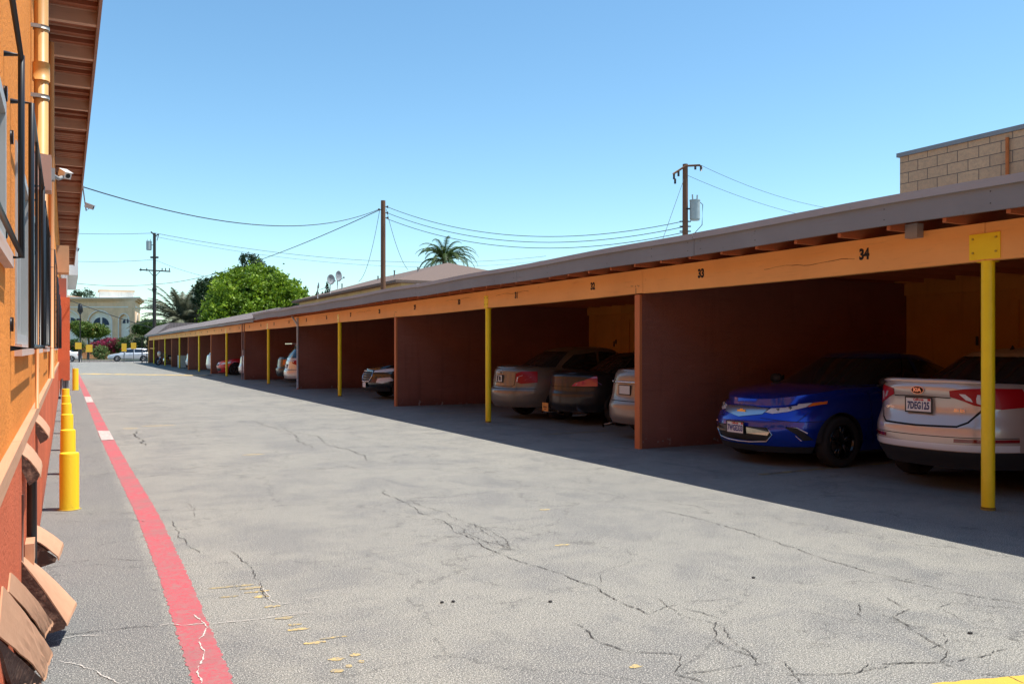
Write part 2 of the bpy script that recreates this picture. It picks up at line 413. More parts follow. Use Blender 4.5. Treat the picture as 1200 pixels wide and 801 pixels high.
# worn yellow stencil left as short bars
M_yworn = paint_on_road('worn_yellow_paint', (.80, .56, .16), (.44, .52), (.25, .24, .21), 30, 1, .5)
bm = B()
for (x0, x1, y, h) in ((.79, 1.06, 5.60, .03), (.96, 1.10, 5.50, .045), (.97, 1.12, 5.40, .03), (1.0, 1.09, 5.28, .045), (.82, .93, 5.37, .03),
                       (1.02, 1.11, 5.05, .035), (1.03, 1.13, 4.80, .045), (1.07, 1.14, 4.66, .03), (1.04, 1.16, 4.575, .04), (1.07, 1.18, 4.33, .04),
                       (1.16, 1.30, 4.36, .02), (1.12, 1.20, 4.05, .04), (1.23, 1.28, 4.06, .045), (1.09, 1.15, 3.90, .045), (1.17, 1.20, 3.93, .04), (1.24, 1.27, 3.96, .04),
                       (.95, 1.2, 17.5, .2), (1.3, 1.9, 17.9, .12), (2.2, 2.5, 12.4, .08), (3.3, 3.42, 5.6, .05), (3.9, 4.0, 6.9, .05), (2.35, 2.42, 3.3, .04)):
    n_ = 8; top = []; bot = []
    sl = -.12*(x1-x0)
    for k in range(n_+1):
        t = k/n_; x = x0+(x1-x0)*t
        e = .3+.7*math.sin(math.pi*min(1, max(0, t*.9+.05)))
        top.append((x, y+sl*t+h*.5*e+random.uniform(-.006, .006))); bot.append((x, y+sl*t-h*.5*e+random.uniform(-.006, .006)))
    sheet(bm, bot+top[::-1], .0025)
tag(link('worn_paint_marks', bm, M_yworn), kind='structure')
# stall lines in the shade
bm = B()
for k in range(0, 18):
    if k % 1 == 0:
        y0 = 4.98+5.295*(k-2)+2.64
        strip(bm, [(7.3, y0), (13.3, y0-.02)], .09, .004, .01, 10)
tag(link('stall_lines', bm, paint_on_road('faded_yellow_paint', (.45, .33, .10), (.40, .62), (.13, .12, .11), 5)), kind='structure')

# cracks
def crack(bm, p, q, wid, depth=6, amp=.16):
    pts = [Vector(p), Vector(q)]; gap = 0; depth = 8
    L0 = (pts[1]-pts[0]).length; a = amp*L0
    for d in range(depth):
        out = [pts[0]]
        for i in range(len(pts)-1):
            m = (pts[i]+pts[i+1])/2; dd = (pts[i+1]-pts[i]); nn = Vector((-dd.y, dd.x))
            if nn.length > 1e-6: nn.normalize()
            out += [m + nn*random.uniform(-a, a), pts[i+1]]
        pts = out; a *= .60
        if (L0/len(pts)) < .014: break
    prev = None
    for i, pt in enumerate(pts):
        d = (pts[min(i+1, len(pts)-1)]-pts[max(i-1, 0)]); n = Vector((-d.y, d.x)); n = n.normalized() if n.length > 1e-7 else Vector((1, 0))
        t = i/(len(pts)-1); ww = wid*.33*(min(1, 4*t, 4*(1-t))*.8+.2)*random.uniform(.35, 1.3)
        l = bm.verts.new((pt.x+n.x*ww, pt.y+n.y*ww, .005)); r = bm.verts.new((pt.x-n.x*ww, pt.y-n.y*ww, .005))
        if gap > 0: gap -= 1; prev = None
        elif random.random() < .035: gap = random.randint(1, 4)
        if prev and (l.co-prev[0].co).length < 1.0:
            f = bm.faces.new((prev[0], prev[1], r, l)); f.normal_update()
            if f.normal.z < 0: f.normal_flip()
        prev = (l, r)
    loose = [v for v in bm.verts if not v.link_faces]
    bmesh.ops.delete(bm, geom=loose, context='VERTS')
    return pts
def gp(px, py):
    u = (px-600)/FPX; v = -(py-HY)/FPX
    k = -CH/v
    return Vector(((u*CT+ST)*k, (CT-u*ST)*k))
bm = B()
def crk(pl, wid=.009):
    pts = [gp(*p) for p in pl]
    for i in range(len(pts)-1): crack(bm, pts[i], pts[i+1], wid, 6, .07)
# long crack near the shade, running to the right edge
crk([(775, 598), (830, 610), (900, 632), (960, 652), (1035, 674), (1110, 692), (1200, 708)], .012)
crk([(1035, 674), (1100, 684), (1160, 690)], .006)
crk([(448, 572), (480, 592), (508, 606), (530, 622), (560, 634), (590, 650), (622, 662), (660, 672), (700, 688), (728, 706), (760, 720)], .012)
crk([(480, 585), (520, 600), (545, 612), (575, 622), (605, 645), (560, 632), (540, 618)], .008)
crk([(555, 612), (580, 630), (600, 645), (575, 640), (558, 628)], .007)
crk([(760, 720), (800, 706), (860, 700)], .007)
crk([(700, 688), (705, 670), (740, 655)], .006)
crk([(672, 730), (700, 752), (740, 765), (800, 768), (790, 790), (830, 801)], .010)
crk([(800, 712), (845, 725), (838, 748), (855, 760), (900, 778), (850, 784), (800, 790)], .009)
crk([(770, 700), (800, 722), (848, 734), (860, 752), (890, 778)], .008)
crk([(1040, 700), (1060, 712), (1068, 714), (1045, 722), (1070, 738), (1110, 762), (1102, 776), (1020, 778), (1000, 790)], .009)
crk([(1008, 706), (1005, 718), (1010, 722)], .009)
crk([(920, 790), (960, 790), (1005, 788), (1050, 778), (1100, 776), (1135, 771), (1180, 760)], .009)
crk([(1102, 776), (1145, 790), (1180, 792), (1200, 801)], .008)
crk([(1115, 706), (1150, 710), (1190, 712), (1200, 715)], .007)
crk([(1060, 700), (1115, 706), (1100, 712), (1150, 735), (1175, 738)], .006)
crk([(1100, 738), (1108, 755), (1090, 760)], .006)
crk([(920, 775), (930, 790), (940, 801)], .007)
crk([(1180, 748), (1200, 752)], .008)
crk([(60, 612), (110, 611), (150, 608), (175, 612)], .010)
crk([(60, 660), (120, 655), (170, 657)], .010)
crk([(70, 745), (130, 738), (185, 734)], .010)
crk([(203, 610), (206, 618), (222, 640), (235, 648)], .010)
crk([(215, 588), (228, 600), (227, 606)], .007)
crk([(270, 645), (290, 662), (305, 680), (315, 702)], .010)
crk([(650, 560), (700, 572), (740, 585), (800, 592)], .007)
crk([(160, 505), (168, 515), (172, 522)], .03)
crk([(330, 500), (380, 520), (430, 540)], .016)
crk([(290, 492), (330, 505), (372, 527)], .016)
crk([(400, 545), (440, 552), (500, 548), (560, 556)], .010)
tag(link('pavement_cracks', bm, mat('crack_dark', (.045, .043, .04), .95)), kind='structure')
bm = B()
crk([(187, 733), (200, 731), (212, 733), (245, 731), (300, 726), (360, 718)], .012)
crk([(227, 720), (236, 727), (244, 735), (233, 749), (240, 765), (232, 783), (236, 801)], .013)
crk([(304, 683), (309, 692), (316, 703), (330, 708), (344, 706)], .009)
crk([(311, 724), (330, 719), (370, 717)], .009)
crk([(355, 702), (378, 699)], .008)
crk([(60, 752), (90, 745), (120, 744)], .012)
crk([(70, 775), (110, 785), (140, 801)], .010)
tag(link('filled_cracks', bm, mat('crack_filler', (.55, .51, .46), .9)), kind='structure')
# small dark bits lying about
for i, (px, py) in enumerate(((518, 706), (531, 705), (645, 705), (883, 677), (1137, 742))):
    p = gp(px, py); bm = B()
    bmesh.ops.create_icosphere(bm, subdivisions=2, radius=.011)
    for v in bm.verts: v.co = Vector((v.co.x*random.uniform(.8, 1.4), v.co.y*random.uniform(.8, 1.3), v.co.z*.5))
    o = link('pebble', bm, mat('black_pebble', (.02, .02, .02), .8)); o.location = (p.x, p.y, .006)
    tag(o, ['tiny black pebble left of a close pair mid pavement', 'tiny black pebble right of a close pair mid pavement', 'lone tiny black pebble on grey pavement below the black coupe',
            'tiny black pebble on pavement below the blue hatchback', 'tiny black pebble near bottom right corner above the yellow line'][i], 'pebble', 'pebbles on the pavement')

#@@LEFT
# ------------------------------------------------------------------ left building
XW, XE, ZE = -.205, .375, 5.53
M_orange = stucco('orange_stucco', (.86, .29, .055), (.45, .16, .05), 1.0, None, .35, bscale=42)
M_red = stucco('red_stucco', (.70, .165, .075), (.36, .12, .08), 1.0, .14, .55, bscale=42)
M_tan = painted_wood('tan_trim', (.62, .33, .19), 'Y', (.35, .2, .12), .4)
M_fas = painted_wood('eave_brown', (.36, .14, .085), 'Y', (.1, .05, .04), .4)
M_raft = painted_wood('eave_rafter', (.66, .46, .37), 'X', (.2, .13, .1), .35)
M_blk = mat('black_iron', (.012, .012, .014), .4, spec=.5)
M_glass = mat('window_glass', (.03, .04, .05), .05, spec=.8)
LB = thing('apartment_building', 'orange stucco two storey building with red base at the left edge', 'building', (XW, 5, 0))
YB0, YB1 = -22, 46.5
wins = [(1.5, 3.72, 1.86, 2.42), (4.5, 6.0, 1.52, 2.45), (6.85, 8.4, 1.52, 2.45), (10.2, 12.0, 1.52, 2.45), (14.0, 15.8, 1.52, 2.45), (18.5, 20.3, 1.52, 2.45), (23.0, 24.8, 1.52, 2.45),
        (-1.5, .3, 1.6, 2.45), (-6, -4, 1.6, 2.45)]
# upper wall with real window openings (front skin made of strips between openings)
bm = B()
ws = sorted(wins); y = YB0
for (a, b, z0, z1) in ws:
    box(bm, XW-.25, XW, y, a, 1.05, ZE)
    box(bm, XW-.25, XW, a, b, 1.05, z0); box(bm, XW-.25, XW, a, b, z1, ZE); y = b
box(bm, XW-.25, XW, y, YB1, 1.05, ZE)
bmesh.ops.remove_doubles(bm, verts=bm.verts[:], dist=.0005)
box(bm, XW-9, XW-.25, YB0, YB1, 0, ZE)
link('wall', bm, M_orange, LB, world=True)
link('lower_wall', (lambda bm: (box(bm, XW-.24, XW+.012, YB0-.01, YB1+.01, 0, 1.03), bm)[1])(B()), M_red, LB, world=True)
bm = B()
for i in range(34):
    y0 = YB0+i*2.02
    box(bm, XW-.1, XW+.034, y0, y0+2.012, 1.032, 1.098)
link('ledge', bm, M_tan, LB, world=True, bevel=.008)
bm = B(); box(bm, XW-.05, XE-.03, YB0, YB1+.3, ZE+.16, ZE+.19)
link('soffit', bm, M_fas, LB, world=True)
bm = B(); box(bm, XE-.03, XE+.005, YB0, YB1+.3, ZE-.02, ZE+.24)
link('fascia', bm, mat('eave_fascia', (.34, .2, .17), .7, .15, 2), LB, world=True)
bm = B(); box(bm, XW-9, XE+.03, YB0-.3, YB1+.3, ZE+.241, ZE+.30)
link('roof', bm, mat('roof_felt', (.2, .18, .17), .9, .2), LB, world=True)
y = -4; i = 0; rb = B()
while y < YB1:
    ww = .045 if i % 4 else .09
    rb2 = B(); box(rb2, XW, XE-.03, y, y+ww, ZE+.0 if i % 4 == 0 else ZE+.10, ZE+.16)
    link('rafter', rb2, M_raft if i % 4 == 0 else M_fas, LB, world=True)
    if i % 4 == 0:
        pass
    y += .36 if i < 60 else .9; i += 1
# thin pale joints between soffit boards
bm = B(); y = -4
while y < YB1:
    box(bm, XW+.01, XE-.035, y+.12, y+.135, ZE+.145, ZE+.161); y += .18
link('soffit_joint', bm, M_raft, LB, world=True)
M_wfr = mat('window_frame_grey', (.45, .44, .42), .5, .1)
for (a, b, z0, z1) in wins:
    bm = B(); t = .05
    box(bm, XW-.08, XW+.008, a, a+t, z0, z1); box(bm, XW-.08, XW+.008, b-t, b, z0, z1)
    box(bm, XW-.08, XW+.008, a+t, b-t, z0, z0+t); box(bm, XW-.08, XW+.008, a+t, b-t, z1-t, z1)
    box(bm, XW-.07, XW-.01, (a+b)/2-.02, (a+b)/2+.02, z0+t, z1-t)
    f = link('window', bm, M_wfr, LB, world=True)
    bm = B(); box(bm, XW-.06, XW-.045, a+t, b-t, z0+t, z1-t)
    g = link('pane', bm, M_glass, LB, world=True); g.parent = f
    bm = B(); box(bm, XW-.02, XW+.03, a-.05, b+.05, z0-.055, z0-.003)
    s = link('sill', bm, mat('sill_pink', (.62, .45, .38), .8, .1), LB, world=True, bevel=.005); s.parent = f
# bracket grilles standing off the wall
gr = [(1.3, 3.70, 1.84, 2.60, -.148), (4.12, 6.2, 1.50, 2.53, -.128), (6.6, 8.6, 1.52, 2.50, -.125), (10.0, 12.2, 1.50, 2.52, -.10), (13.8, 16.0, 1.5, 2.52, -.10), (18.3, 20.5, 1.5, 2.52, -.10), (22.8, 25.0, 1.5, 2.52, -.10)]
for gi, (a, b, z0, z1, gx) in enumerate(gr):
    bm = B(); r = .0115 if gi < 2 else .007
    tube(bm, [(XW, b, z1), (gx, b, z1), (gx, b, z0), (XW, b, z0)], r)
    tube(bm, [(XW, a, z1), (gx, a, z1), (gx, a, z0), (XW, a, z0)], r)
    for z in (z0+.01, z1-.01): tube(bm, [(gx, a, z), (gx, b, z)], r*.8)
    n = 3 if gi in (1, 2) else 0
    for k in range(1, n): tube(bm, [(gx, a+(b-a)*k/n, z0), (gx, a+(b-a)*k/n, z1)], .007, 6)
    for z in (z0+.1, z1-.15):
        for yy in (a, b):
            tube(bm, [(XW, yy, z), (XW+.012, yy, z)], .03, 8)
    link('window_grille', bm, M_blk, LB, world=True)
# pipes
PY = 6.5
bm = B(); tube(bm, [(-.145, PY, 2.79), (-.145, PY, 5.6)], .043, 16)
tube(bm, [(-.145, PY, 3.28), (-.145, PY, 3.40)], .052, 16)
dp = link('drain_pipe', bm, mat('orange_pipe', (.62, .33, .10), .45, .12, 5), LB, world=True)
for z in (3.16, 3.62, 4.4):
    bm = B(); tube(bm, [(-.145, PY, z), (-.145, PY, z+.025)], .050, 16); box(bm, XW, -.145, PY-.05, PY-.04, z, z+.025)
    c = link('pipe_clamp', bm, mat('galvanised', (.35, .34, .32), .5, .2, 20, metal=.6), LB, world=True); c.parent = dp
boxo('junction_box', (XW+.001, -.085, PY-.05, PY+.12, 2.55, 2.785), mat('box_taupe', (.42, .29, .25), .6, .1), LB, .006)
bm = B(); tube(bm, [(-.17, PY+.03, 2.55), (-.17, PY+.03, 1.1)], .012, 8); tube(bm, [(-.175, 9.2, 2.4), (-.175, 9.2, 5.6)], .02, 8); tube(bm, [(-.17, 13.0, 1.1), (-.17, 13.0, 5.6)], .035, 8)
link('conduit', bm, mat('orange_conduit', (.6, .27, .1), .5), LB, world=True)
boxo('utility_box', (XW+.001, .075, 24.4, 25.2, 3.42, 4.10), mat('utility_tan', (.62, .35, .19), .6, .1), LB, .01)
bm = B(); box(bm, .0751, .079, 24.6, 25.0, 3.5, 4.0)
link('utility_box_door', bm, mat('utility_tan2', (.55, .30, .16), .6, .1), LB, world=True)
boxo('duct', (XW+.001, .11, 28.6, 30.0, .55, 3.02), M_red, LB, .01)
boxo('duct_cap', (XW+.001, .02, 28.9, 29.8, 3.021, 3.6), mat('duct_brown', (.36, .12, .08), .7, .1), LB, .01)
bm = B()
for k, (yy, zz) in enumerate(((28.7, .9), (29.0, .62), (29.5, .7))):
    box(bm, -.15+.05*k, -.02+.05*k, yy, yy+.15, .12, zz-.1)
tube(bm, [(-.1, 28.6, .0), (-.1, 28.6, .6)], .03, 8); tube(bm, [(.02, 28.8, .0), (.02, 28.8, .6)], .03, 8)
link('gas_meter', bm, mat('meter_grey', (.25, .25, .25), .6, .2, 9), LB, world=True)
bm = B(); tube(bm, [(-.165, 5.4, .12), (-.165, 5.4, .80)], .025, 8)
link('black_pipe', bm, M_blk, LB, world=True)
bm = B(); tube(bm, [(-.19, 4.85, .42), (-.19, 4.85, .78)], .007, 6)
link('thin_rod', bm, mat('rust_rod', (.18, .1, .07), .8), LB, world=True)

# sheet-metal vent hoods low on the wall
M_hood = mat('hood_tan', (.60, .33, .19), .65, .12, 6, .2, 30, col2=(.52, .27, .15))
M_hoodin = mat('hood_inside', (.09, .045, .03), .9, .4, 12, .5, 40, col2=(.30, .17, .11), thresh=(.52, .62))
def hood(a0, b0, b1, a1, label, thick=.006, crumple=0.0, drop=.10, side=True, cap=False):
    """a0,a1: hinge ends on the wall; b0,b1: outer edge ends (far, near)"""
    h = thing('vent_hood', label, 'vent hood', (XW, a1[1], a1[2]), group='sheet metal vent hoods low on the orange building')
    A = [Vector(p) for p in (a0, b0, b1, a1)]
    nu, nv = 10, 8
    bm = B(); g = []
    for i in range(nu+1):
        row = []
        for j in range(nv+1):
            u, v = i/nu, j/nv
            p = (A[0]*(1-u)+A[1]*u)*(1-v) + (A[3]*(1-u)+A[2]*u)*v
            p.z += .012*math.sin(math.pi*u) + random.uniform(-1, 1)*(.0015+crumple*u*u)
            if crumple: p.x += random.uniform(-1, 1)*crumple*u*.6
            row.append(bm.verts.new(p))
        g.append(row)
    for i in range(nu):
        for j in range(nv): bm.faces.new((g[i][j], g[i][j+1], g[i+1][j+1], g[i+1][j]))
    # turned down lip on the outer edge
    lip = [bm.verts.new(v.co+Vector((.004, 0, -.022*random.uniform(.5, 1.2)))) for v in g[-1]]
    for j in range(nv): bm.faces.new((g[-1][j], g[-1][j+1], lip[j+1], lip[j]))
    bmesh.ops.recalc_face_normals(bm, faces=bm.faces[:])
    bmesh.ops.solidify(bm, geom=bm.faces[:], thickness=thick)
    link('hood_panel', bm, M_hood, h, world=True)
    if side:
        for nm, e0, e1 in (('side_plate', A[0], A[1]), ('side_plate', A[3], A[2])):
            bm = B(); q = [e0, e1, e1+Vector((-.01, 0, -.025)), Vector((e0.x+.03, e0.y+(e1.y-e0.y)*.8, max(.02, e1.z-.05))), Vector((e0.x, e0.y+(e1.y-e0.y)*.3, e0.z-drop))]
            poly_prism(bm, [p-Vector((0, 0, .004)) for p in q], (0, .003, 0)); link(nm, bm, M_hoodin, h, world=True)
    if cap:
        bm = B(); box(bm, A[0].x+.002, A[0].x+.045, A[0].y-.16, A[0].y+.02, A[0].z-.02, A[0].z+.09); link('hood_flange', bm, M_hood, h, world=True, bevel=.004)
    return h
xw = XW+.013
hood((xw, 5.95, .44), (-.02, 5.95, .30), (-.045, 5.7, .27), (xw, 5.6, .42), 'smallest tan vent hood, farthest of the low row by the pavement', drop=.06)
hood((xw, 5.30, .385), (.050, 5.10, .15), (.004, 4.86, .115), (xw, 4.82, .46), 'widest tan vent hood standing out over the pavement behind the others', drop=.14, cap=True)
hood((xw, 3.80, .64), (-.062, 4.69, .18), (-.095, 4.60, .15), (xw, 3.66, .60), 'narrow tan vent hood between the widest hood and the crumpled one', drop=.16, crumple=.002)
hood((xw, 3.34, .70), (-.062, 4.36, .14), (-.088, 4.19, .08), (xw, 3.12, .60), 'crumpled tan vent hood nearest the camera with bent peeling edge', crumple=.006, drop=.22)
hood((xw, 3.30, .36), (-.10, 3.98, .12), (-.12, 3.72, .05), (xw, 2.9, .30), 'loose crumpled tan metal flap lying under the nearest vent hood', crumple=.02, side=False)
hood((xw, 5.35, .99), (-.115, 5.3, .885), (-.115, 4.9, .87), (xw, 4.85, .98), 'closed triangular vent hood high on the red base above the row', drop=.08)
hood((xw, 7.6, .99), (-.11, 7.6, .88), (-.11, 7.0, .87), (xw, 7.0, .98), 'smaller triangular vent hood high on the red base, farther along the wall', drop=.08)

# cameras on the building
M_camw = mat('camera_white', (.75, .75, .73), .35)
def seccam(loc, wallp, yaw, pitch, s, label):
    t = thing('security_camera', label, 'security camera', loc)
    M = Matrix.Rotation(yaw, 3, 'Z') @ Matrix.Rotation(pitch, 3, 'Y')
    bm = B(); box(bm, -.5*s, .5*s, -.3*s, .3*s, -.28*s, .28*s); box(bm, -.5*s, .62*s, -.34*s, .34*s, .28*s, .33*s)
    for v in bm.verts: v.co = M @ v.co
    link('camera_body', bm, M_camw, t, bevel=.004)
    bm = B(); tube(bm, [M @ Vector((.49*s, 0, 0)), M @ Vector((.54*s, 0, 0))], .2*s, 12)
    link('lens', bm, M_blk, t)
    bm = B(); p = Vector(wallp)-Vector(loc); tube(bm, [(0, 0, -.2*s), (p.x*.5, p.y*.5, -.6*s), tuple(p)], .014, 8)
    box(bm, p.x-.01, p.x+.02, p.y-.04, p.y+.04, p.z-.04, p.z+.04)
    link('bracket', bm, mat('bracket_grey', (.3, .3, .3), .5), t)
seccam((-.005, 6.75, 2.72), (-.085, 6.6, 2.68), R(-60), R(25), .082, 'white floodlight camera beside the box at the foot of the orange pipe')
seccam((.52, 23.5, 5.0), (.375, 23.5, 5.45), R(-20), R(20), .19, 'small white camera hanging off the roof eave against the sky')
seccam((.42, 47.2, 6.4), (.40, 47.6, 6.7), R(-20), R(20), .3, 'tiny dark camera on the white building past the eave')
# pale building past the first one
WB = thing('white_building', 'sliver of white wall rising past the end of the orange building', 'building', (-4, 55, 0))
boxo('wall', (-8, .08, 47.6, 60, 0, 7.4), mat('white_render', (.78, .77, .74), .85, .05), WB)
boxo('upper_floor', (.081, .56, 47.8, 60, 5.15, 7.3), mat('white_render', (.78, .77, .74), .85, .05), WB); boxo('parapet', (-8.05, .60, 47.55, 60.05, 7.401, 7.6), mat('white_coping', (.6, .58, .55), .8), WB)

#@@BOLLARDS
M_ybol = mat('bollard_yellow', (.92, .62, .015), .55, .0, 7, .25, 60, coat=.1, col2=(.45, .30, .05), thresh=(.60, .74))
def bollard(x, y, r, h):
    t = thing('bollard', '', 'bollard', (x, y, 0), group='yellow bollards along the orange building')
    bm = B(); prof = [(r*1.04, 0), (r*1.0, .02), (r, h-.02), (r*.96, h-.004), (r*.85, h)]
    n = 28; rings = [[bm.verts.new((a*math.cos(2*math.pi*k/n), a*math.sin(2*math.pi*k/n), z)) for k in range(n)] for a, z in prof]
    for i in range(len(rings)-1):
        for k in range(n): bm.faces.new((rings[i][k], rings[i][(k+1) % n], rings[i+1][(k+1) % n], rings[i+1][k]))
    bm.faces.new(rings[-1])
    link('post', bm, M_ybol, t, smooth=True, auto=40)
    bm = B(); tube(bm, [(0, 0, 0), (0, 0, .006)], r*1.25, 24); link('base_ring', bm, mat('base_stain', (.3, .24, .1), .9, .3, 20), t)
    return t
b0 = bollard(.03, 8.96, .083, .53)
BY = [8.96, 11.5, 14.2, 17.0, 19.8, 23.2]
for i, y in enumerate(BY):
    o = b0 if i == 0 else copy_tree(b0)
    o.location = (.03-.006*i, y, 0)
    o['label'] = ['nearest and largest yellow bollard beside the orange wall', 'second yellow bollard from the camera, just behind the largest', 'third yellow bollard in the row by the orange wall',
                  'fourth yellow bollard in the row by the orange wall', 'fifth yellow bollard in the row by the orange wall', 'sixth yellow bollard in the row, only its top showing'][i]
tall = bollard(.31, 34.4, .10, .78); tall['label'] = 'isolated taller yellow bollard farthest away near the start of red line'

#@@CARPORT
# ------------------------------------------------------------------ carport
XC, XF, XB = 7.6, 7.21, 13.5
S, Y0 = 5.295, 4.98
def YK(k): return Y0+S*k
M_beam = painted_wood('beam_orange', (.96, .44, .13), 'Y', (.42, .17, .05), .35)
M_fgrey = painted_wood('fascia_grey', (.255, .265, .265), 'Y', (.2, .17, .15), .4)
M_cap = painted_wood('cap_grey', (.39, .385, .38), 'Y', (.3, .26, .24), .3)
M_deck = painted_wood('deck_wood', (.45, .25, .15), 'X', (.2, .1, .06), .4)
M_rf = painted_wood('rafter_wood', (.52, .17, .07), 'X', (.25, .1, .05), .4)
M_part = stucco('maroon_stucco', (.30, .115, .080), (.15, .06, .045), .8, .3, .5, chips=(.42, .38, .34))
M_edge = painted_wood('rust_post', (.60, .19, .07), 'Z', (.28, .09, .05), .4)
M_back = stucco('ochre_stucco', (.62, .28, .055), (.25, .1, .03), .5)
M_ypost = mat('post_yellow', (.98, .68, .008), .45, .06, 7, .1, 50, coat=.2)
CP = thing('carport', 'long open fronted parking shelter with orange beam and grey roof edge', 'carport', (10, 45, 0))
KE = 17.15; YS, YE = YK(-3), YK(KE)
YM = YK(6)+.9      # the near flat roof ends here, the shingled part starts
# roof
bm = B(); box(bm, XF+.03, XB+.2, YS, YM, 2.90, 2.965); link('roof_deck', bm, M_deck, CP, world=True)
bm = B(); box(bm, XF+.05, XB+.25, YS, YM, 2.966, 2.985); link('roofing', bm, mat('roofing_felt', (.30, .27, .26), .95, .2, 3, .6, 60), CP, world=True)
# fascia boards with joints and slight unevenness
edges = []; y = YS
while y < YE-.5:
    edges.append(y); y += 4.9
edges.append(YE)
for i in range(len(edges)-1):
    a, b = edges[i]+.004, edges[i+1]-.004
    far = a > YM-2
    dz = random.uniform(-.012, .012); dx = random.uniform(-.006, .006)
    z1 = 2.93 if not far else 2.80
    z0 = 2.715 if not far else 2.66
    bm = B(); n = 8
    vs = []
    for k in range(n+1):
        yy = a+(b-a)*k/n; wv = .008*math.sin(yy*1.3)+dz
        vs.append([bm.verts.new((x+dx, yy, z+wv)) for x, z in ((XF, z0), (XF, z1), (XF+.038, z1), (XF+.038, z0))])
    for k in range(n):
        for j in range(4): bm.faces.new((vs[k][j], vs[k][(j+1) % 4], vs[k+1][(j+1) % 4], vs[k+1][j]))
    bm.faces.new(vs[0]); bm.faces.new(vs[-1][::-1]); bmesh.ops.recalc_face_normals(bm, faces=bm.faces[:])
    f = link('fascia_board', bm, M_fgrey, CP, world=True)
    if not far:
        bm = B()
        for yy in (a+.12, a+.9, a+2.0, b-1.1, b-.12):
            for zz in (z0+.06, z1-.05): tube(bm, [(XF-.001+dx, yy, zz), (XF-.004+dx, yy, zz)], .006, 6)
        nl = link('nail_heads', bm, mat('nail_dark', (.05, .045, .04), .7), CP, world=True); nl.parent = f
        bm = B(); vs = []
        for k in range(n+1):
            yy = a+(b-a)*k/n; wv = .008*math.sin(yy*1.3)+dz
            vs.append([bm.verts.new((x+dx, yy, z+wv)) for x, z in ((XF-.028, z1-.005), (XF-.028, 3.0), (XF+.06, 3.01), (XF+.06, z1-.005+.01))])
        for k in range(n):
            for j in range(4): bm.faces.new((vs[k][j], vs[k][(j+1) % 4], vs[k+1][(j+1) % 4], vs[k+1][j]))
        bm.faces.new(vs[0]); bm.faces.new(vs[-1][::-1]); bmesh.ops.recalc_face_normals(bm, faces=bm.faces[:])
        link('drip_edge', bm, M_cap, CP, world=True)
# shingled slope of the farther part
def shingle_mat():
    m = bpy.data.materials.new('grey_shingles'); N, L = nt(m); p = N['Principled BSDF']
    g = N.new('ShaderNodeNewGeometry'); sep = N.new('ShaderNodeSeparateXYZ'); L.new(g.outputs['Position'], sep.inputs[0])
    cb = N.new('ShaderNodeCombineXYZ'); L.new(sep.outputs['Y'], cb.inputs[0]); L.new(sep.outputs['X'], cb.inputs[1])
    br = N.new('ShaderNodeTexBrick'); L.new(cb.outputs[0], br.inputs['Vector'])
    br.inputs['Scale'].default_value = 1; br.inputs['Brick Width'].default_value = .3; br.inputs['Row Height'].default_value = .13; br.inputs['Mortar Size'].default_value = .008
    br.inputs['Color1'].default_value = (.20, .165, .155, 1); br.inputs['Color2'].default_value = (.27, .215, .20, 1); br.inputs['Mortar'].default_value = (.08, .07, .065, 1)
    n = noise(N, L, g.outputs['Position'], 1.5, 6, .7)
    L.new(mix(N, L, ramp(N, L, n, [(.3, .5), (.7, 0)]), br.outputs['Color'], (.14, .12, .115)), p.inputs['Base Color']); p.inputs['Roughness'].default_value = .95
    return m
M_sh = shingle_mat()
bm = B()
YH = YK(14.6)
poly_prism(bm, [(XF-.03, YM, 2.80), (8.25, YM, 3.28), (XB+.2, YM, 3.30), (XB+.2, YM, 3.1), (8.3, YM, 3.1), (XF-.03, YM, 2.76)], (0, YH-YM, 0))
link('shingle_roof', bm, M_sh, CP, world=True)
bm = B()
poly_prism(bm, [(XF-.03, YH, 2.80), (8.35, YH, 3.80), (XB+.2, YH, 3.85), (XB+.2, YH, 3.1), (8.3, YH, 3.1), (XF-.03, YH, 2.76)], (0, YE-YH+.3, 0))
link('shingle_roof', bm, M_sh, CP, world=True)
# rafters
ys = []; y = YS+.2
while y < YE: ys.append(y); y += .61
ys2 = [v for v in ys if v > 0][:98]
for y in ys2:
    bm = B(); box(bm, XF+.04, XB, y, y+.04, 2.672, 2.897 if y < YM else 2.755)
    link('rafter', bm, M_rf, CP, world=True)
bm = B()
for y in ys:
    if y not in ys2: box(bm, XF+.04, XB, y, y+.04, 2.672, 2.897 if y < YM else 2.755)
o = link('rafter', bm, M_rf, CP, world=True); o['kind'] = 'stuff'
